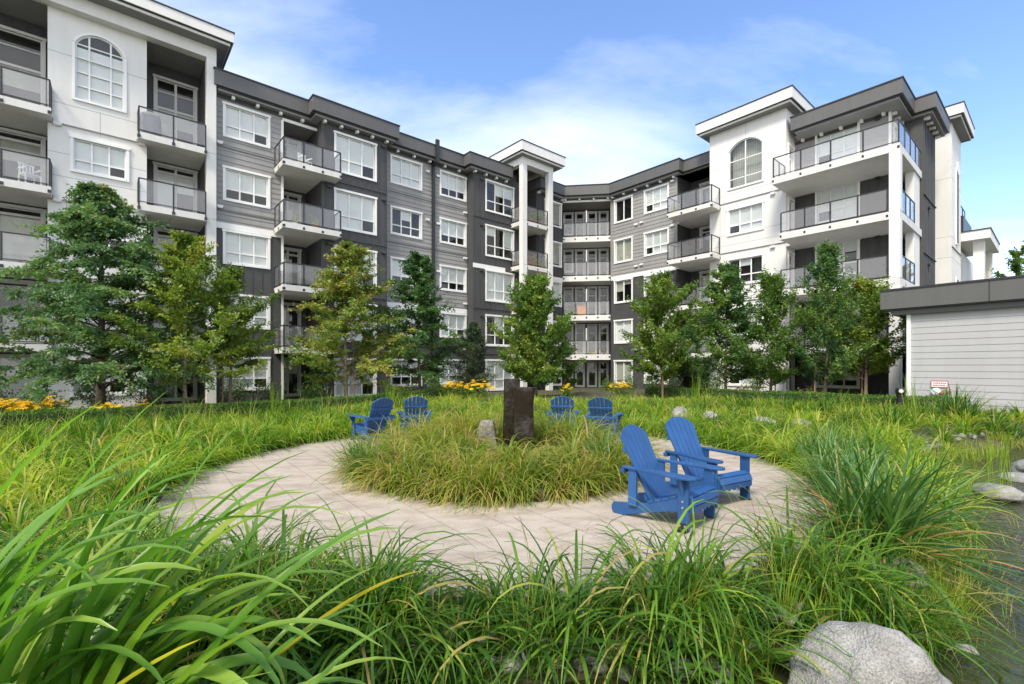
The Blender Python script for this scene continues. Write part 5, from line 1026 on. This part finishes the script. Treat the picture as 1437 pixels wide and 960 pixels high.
plastic_chair(LWF, 7.55, 0.7, bz(4), 0.4, 'white chair on the top balcony beside the charcoal bay')
plastic_chair(LWF, -2.2, 0.1, bz(3, .2), 0.5, 'white chair on the far left fourth floor balcony')
plastic_chair(CF, 2.95, -0.7, bz(1, .29), 2.4, 'dark chair on the lowest corner balcony above the yellow pot', 'darkcloth')
cb = empty('cabinet', wl(CF, 1.45, -0.4, bz(2, .29)), 0.0); tag(cb, 'orange wooden cabinet on the corner balcony beside the black covered grill', 'cabinet')
cb.rotation_euler = (0, 0, TH+math.atan2(_e.y, _e.x))
mb = MB(); mb.box(ident, -.32, .32, -.2, .2, .06, .72); mb.build('body', M['orange'], cb, .008); mb = MB(); mb.box(ident, -.36, .36, -.24, .24, .72, .76); mb.build('top', M['orange'], cb, .006)
for sx in (-1, 1):
    mb = MB(); mb.box(ident, min(sx*.02, sx*.30), max(sx*.02, sx*.30), -.212, -.2, .10, .68); mb.build('door', M['orange'], cb, .003)
    for sy in (-1, 1): mb = MB(); mb.box(ident, sx*.28-.02, sx*.28+.02, sy*.16-.02, sy*.16+.02, 0, .06); mb.build('leg', M['orange'], cb)
def potplant(F, s, o, z, r, h, label, m='leafy', pot='pot', n=260):
    p = wl(F, s, o, z); root = empty('potted_plant', p); tag(root, label, 'potted plant'); mb = MB(); mb.lathe([(r*.6, 0), (r*.85, .28*min(1, h)), (r*.95, .28*min(1, h)), (r*.95, .33*min(1, h)), (r*.8, .33*min(1, h))]); mb.build('pot', M[pot], root)
    P = RNG.normal(0, 1, (n, 3))*np.array([r*.75, r*.75, h*.22])+np.array([0, 0, h*.62]); P[:, 2] = np.maximum(P[:, 2], .3*min(1, h)); V, Q, T = leafball(P, P-np.array([0, 0, h*.4]), .09, (0, 1)); npmesh('foliage', V, Q, T, M[m], root)
for s, k, r_, h_, lb, m_ in ((21.9, 4, .28, .75, 'leafy potted plant in the middle of the top small tower balcony rail', 'leafy'), (22.5, 4, .3, .85, 'bushy dark green potted plant on the top small tower balcony', 'deep'), (23.0, 4, .22, .95, 'tall potted plant at the right end of the top small tower balcony', 'deep'),
                            (21.85, 3, .26, .85, 'red leaved potted plant on the fourth floor small tower balcony', 'pink'), (22.45, 3, .24, .75, 'green plant in a clay pot on the fourth floor small tower balcony', 'leafy'), (23.0, 3, .28, .55, 'low plant in a large clay pot on the fourth floor small tower balcony', 'leafy')):
    potplant(LB, s, 0.9, bz(k), r_, h_, lb, m_)
potplant(LWF, 6.95, 1.25, bz(3), .17, .5, 'small pale pot plant at the left of the fourth floor projecting balcony', 'autumn', 'plast', 90)
potplant(LWF, 7.9, 1.25, bz(3), .15, .55, 'small plant in a clay pot in the middle of the fourth floor projecting balcony', 'leafy', 'pot', 90)
potplant(CF, 2.25, -0.3, bz(1, .29), .13, .5, 'small plant in a yellow pot on the lowest corner balcony', 'leafy', 'yellow', 60)
potplant(CF, 0.3, -0.3, bz(2, .29), .14, .6, 'plant in a white pot at the left end of the corner balcony with the cabinet', 'leafy', 'plast', 80)
potplant(RW, 16.2, 1.2, bz(4, .2), .2, .5, 'plant in a yellow pot on the top balcony of the right wing', 'leafy', 'yellow', 90)
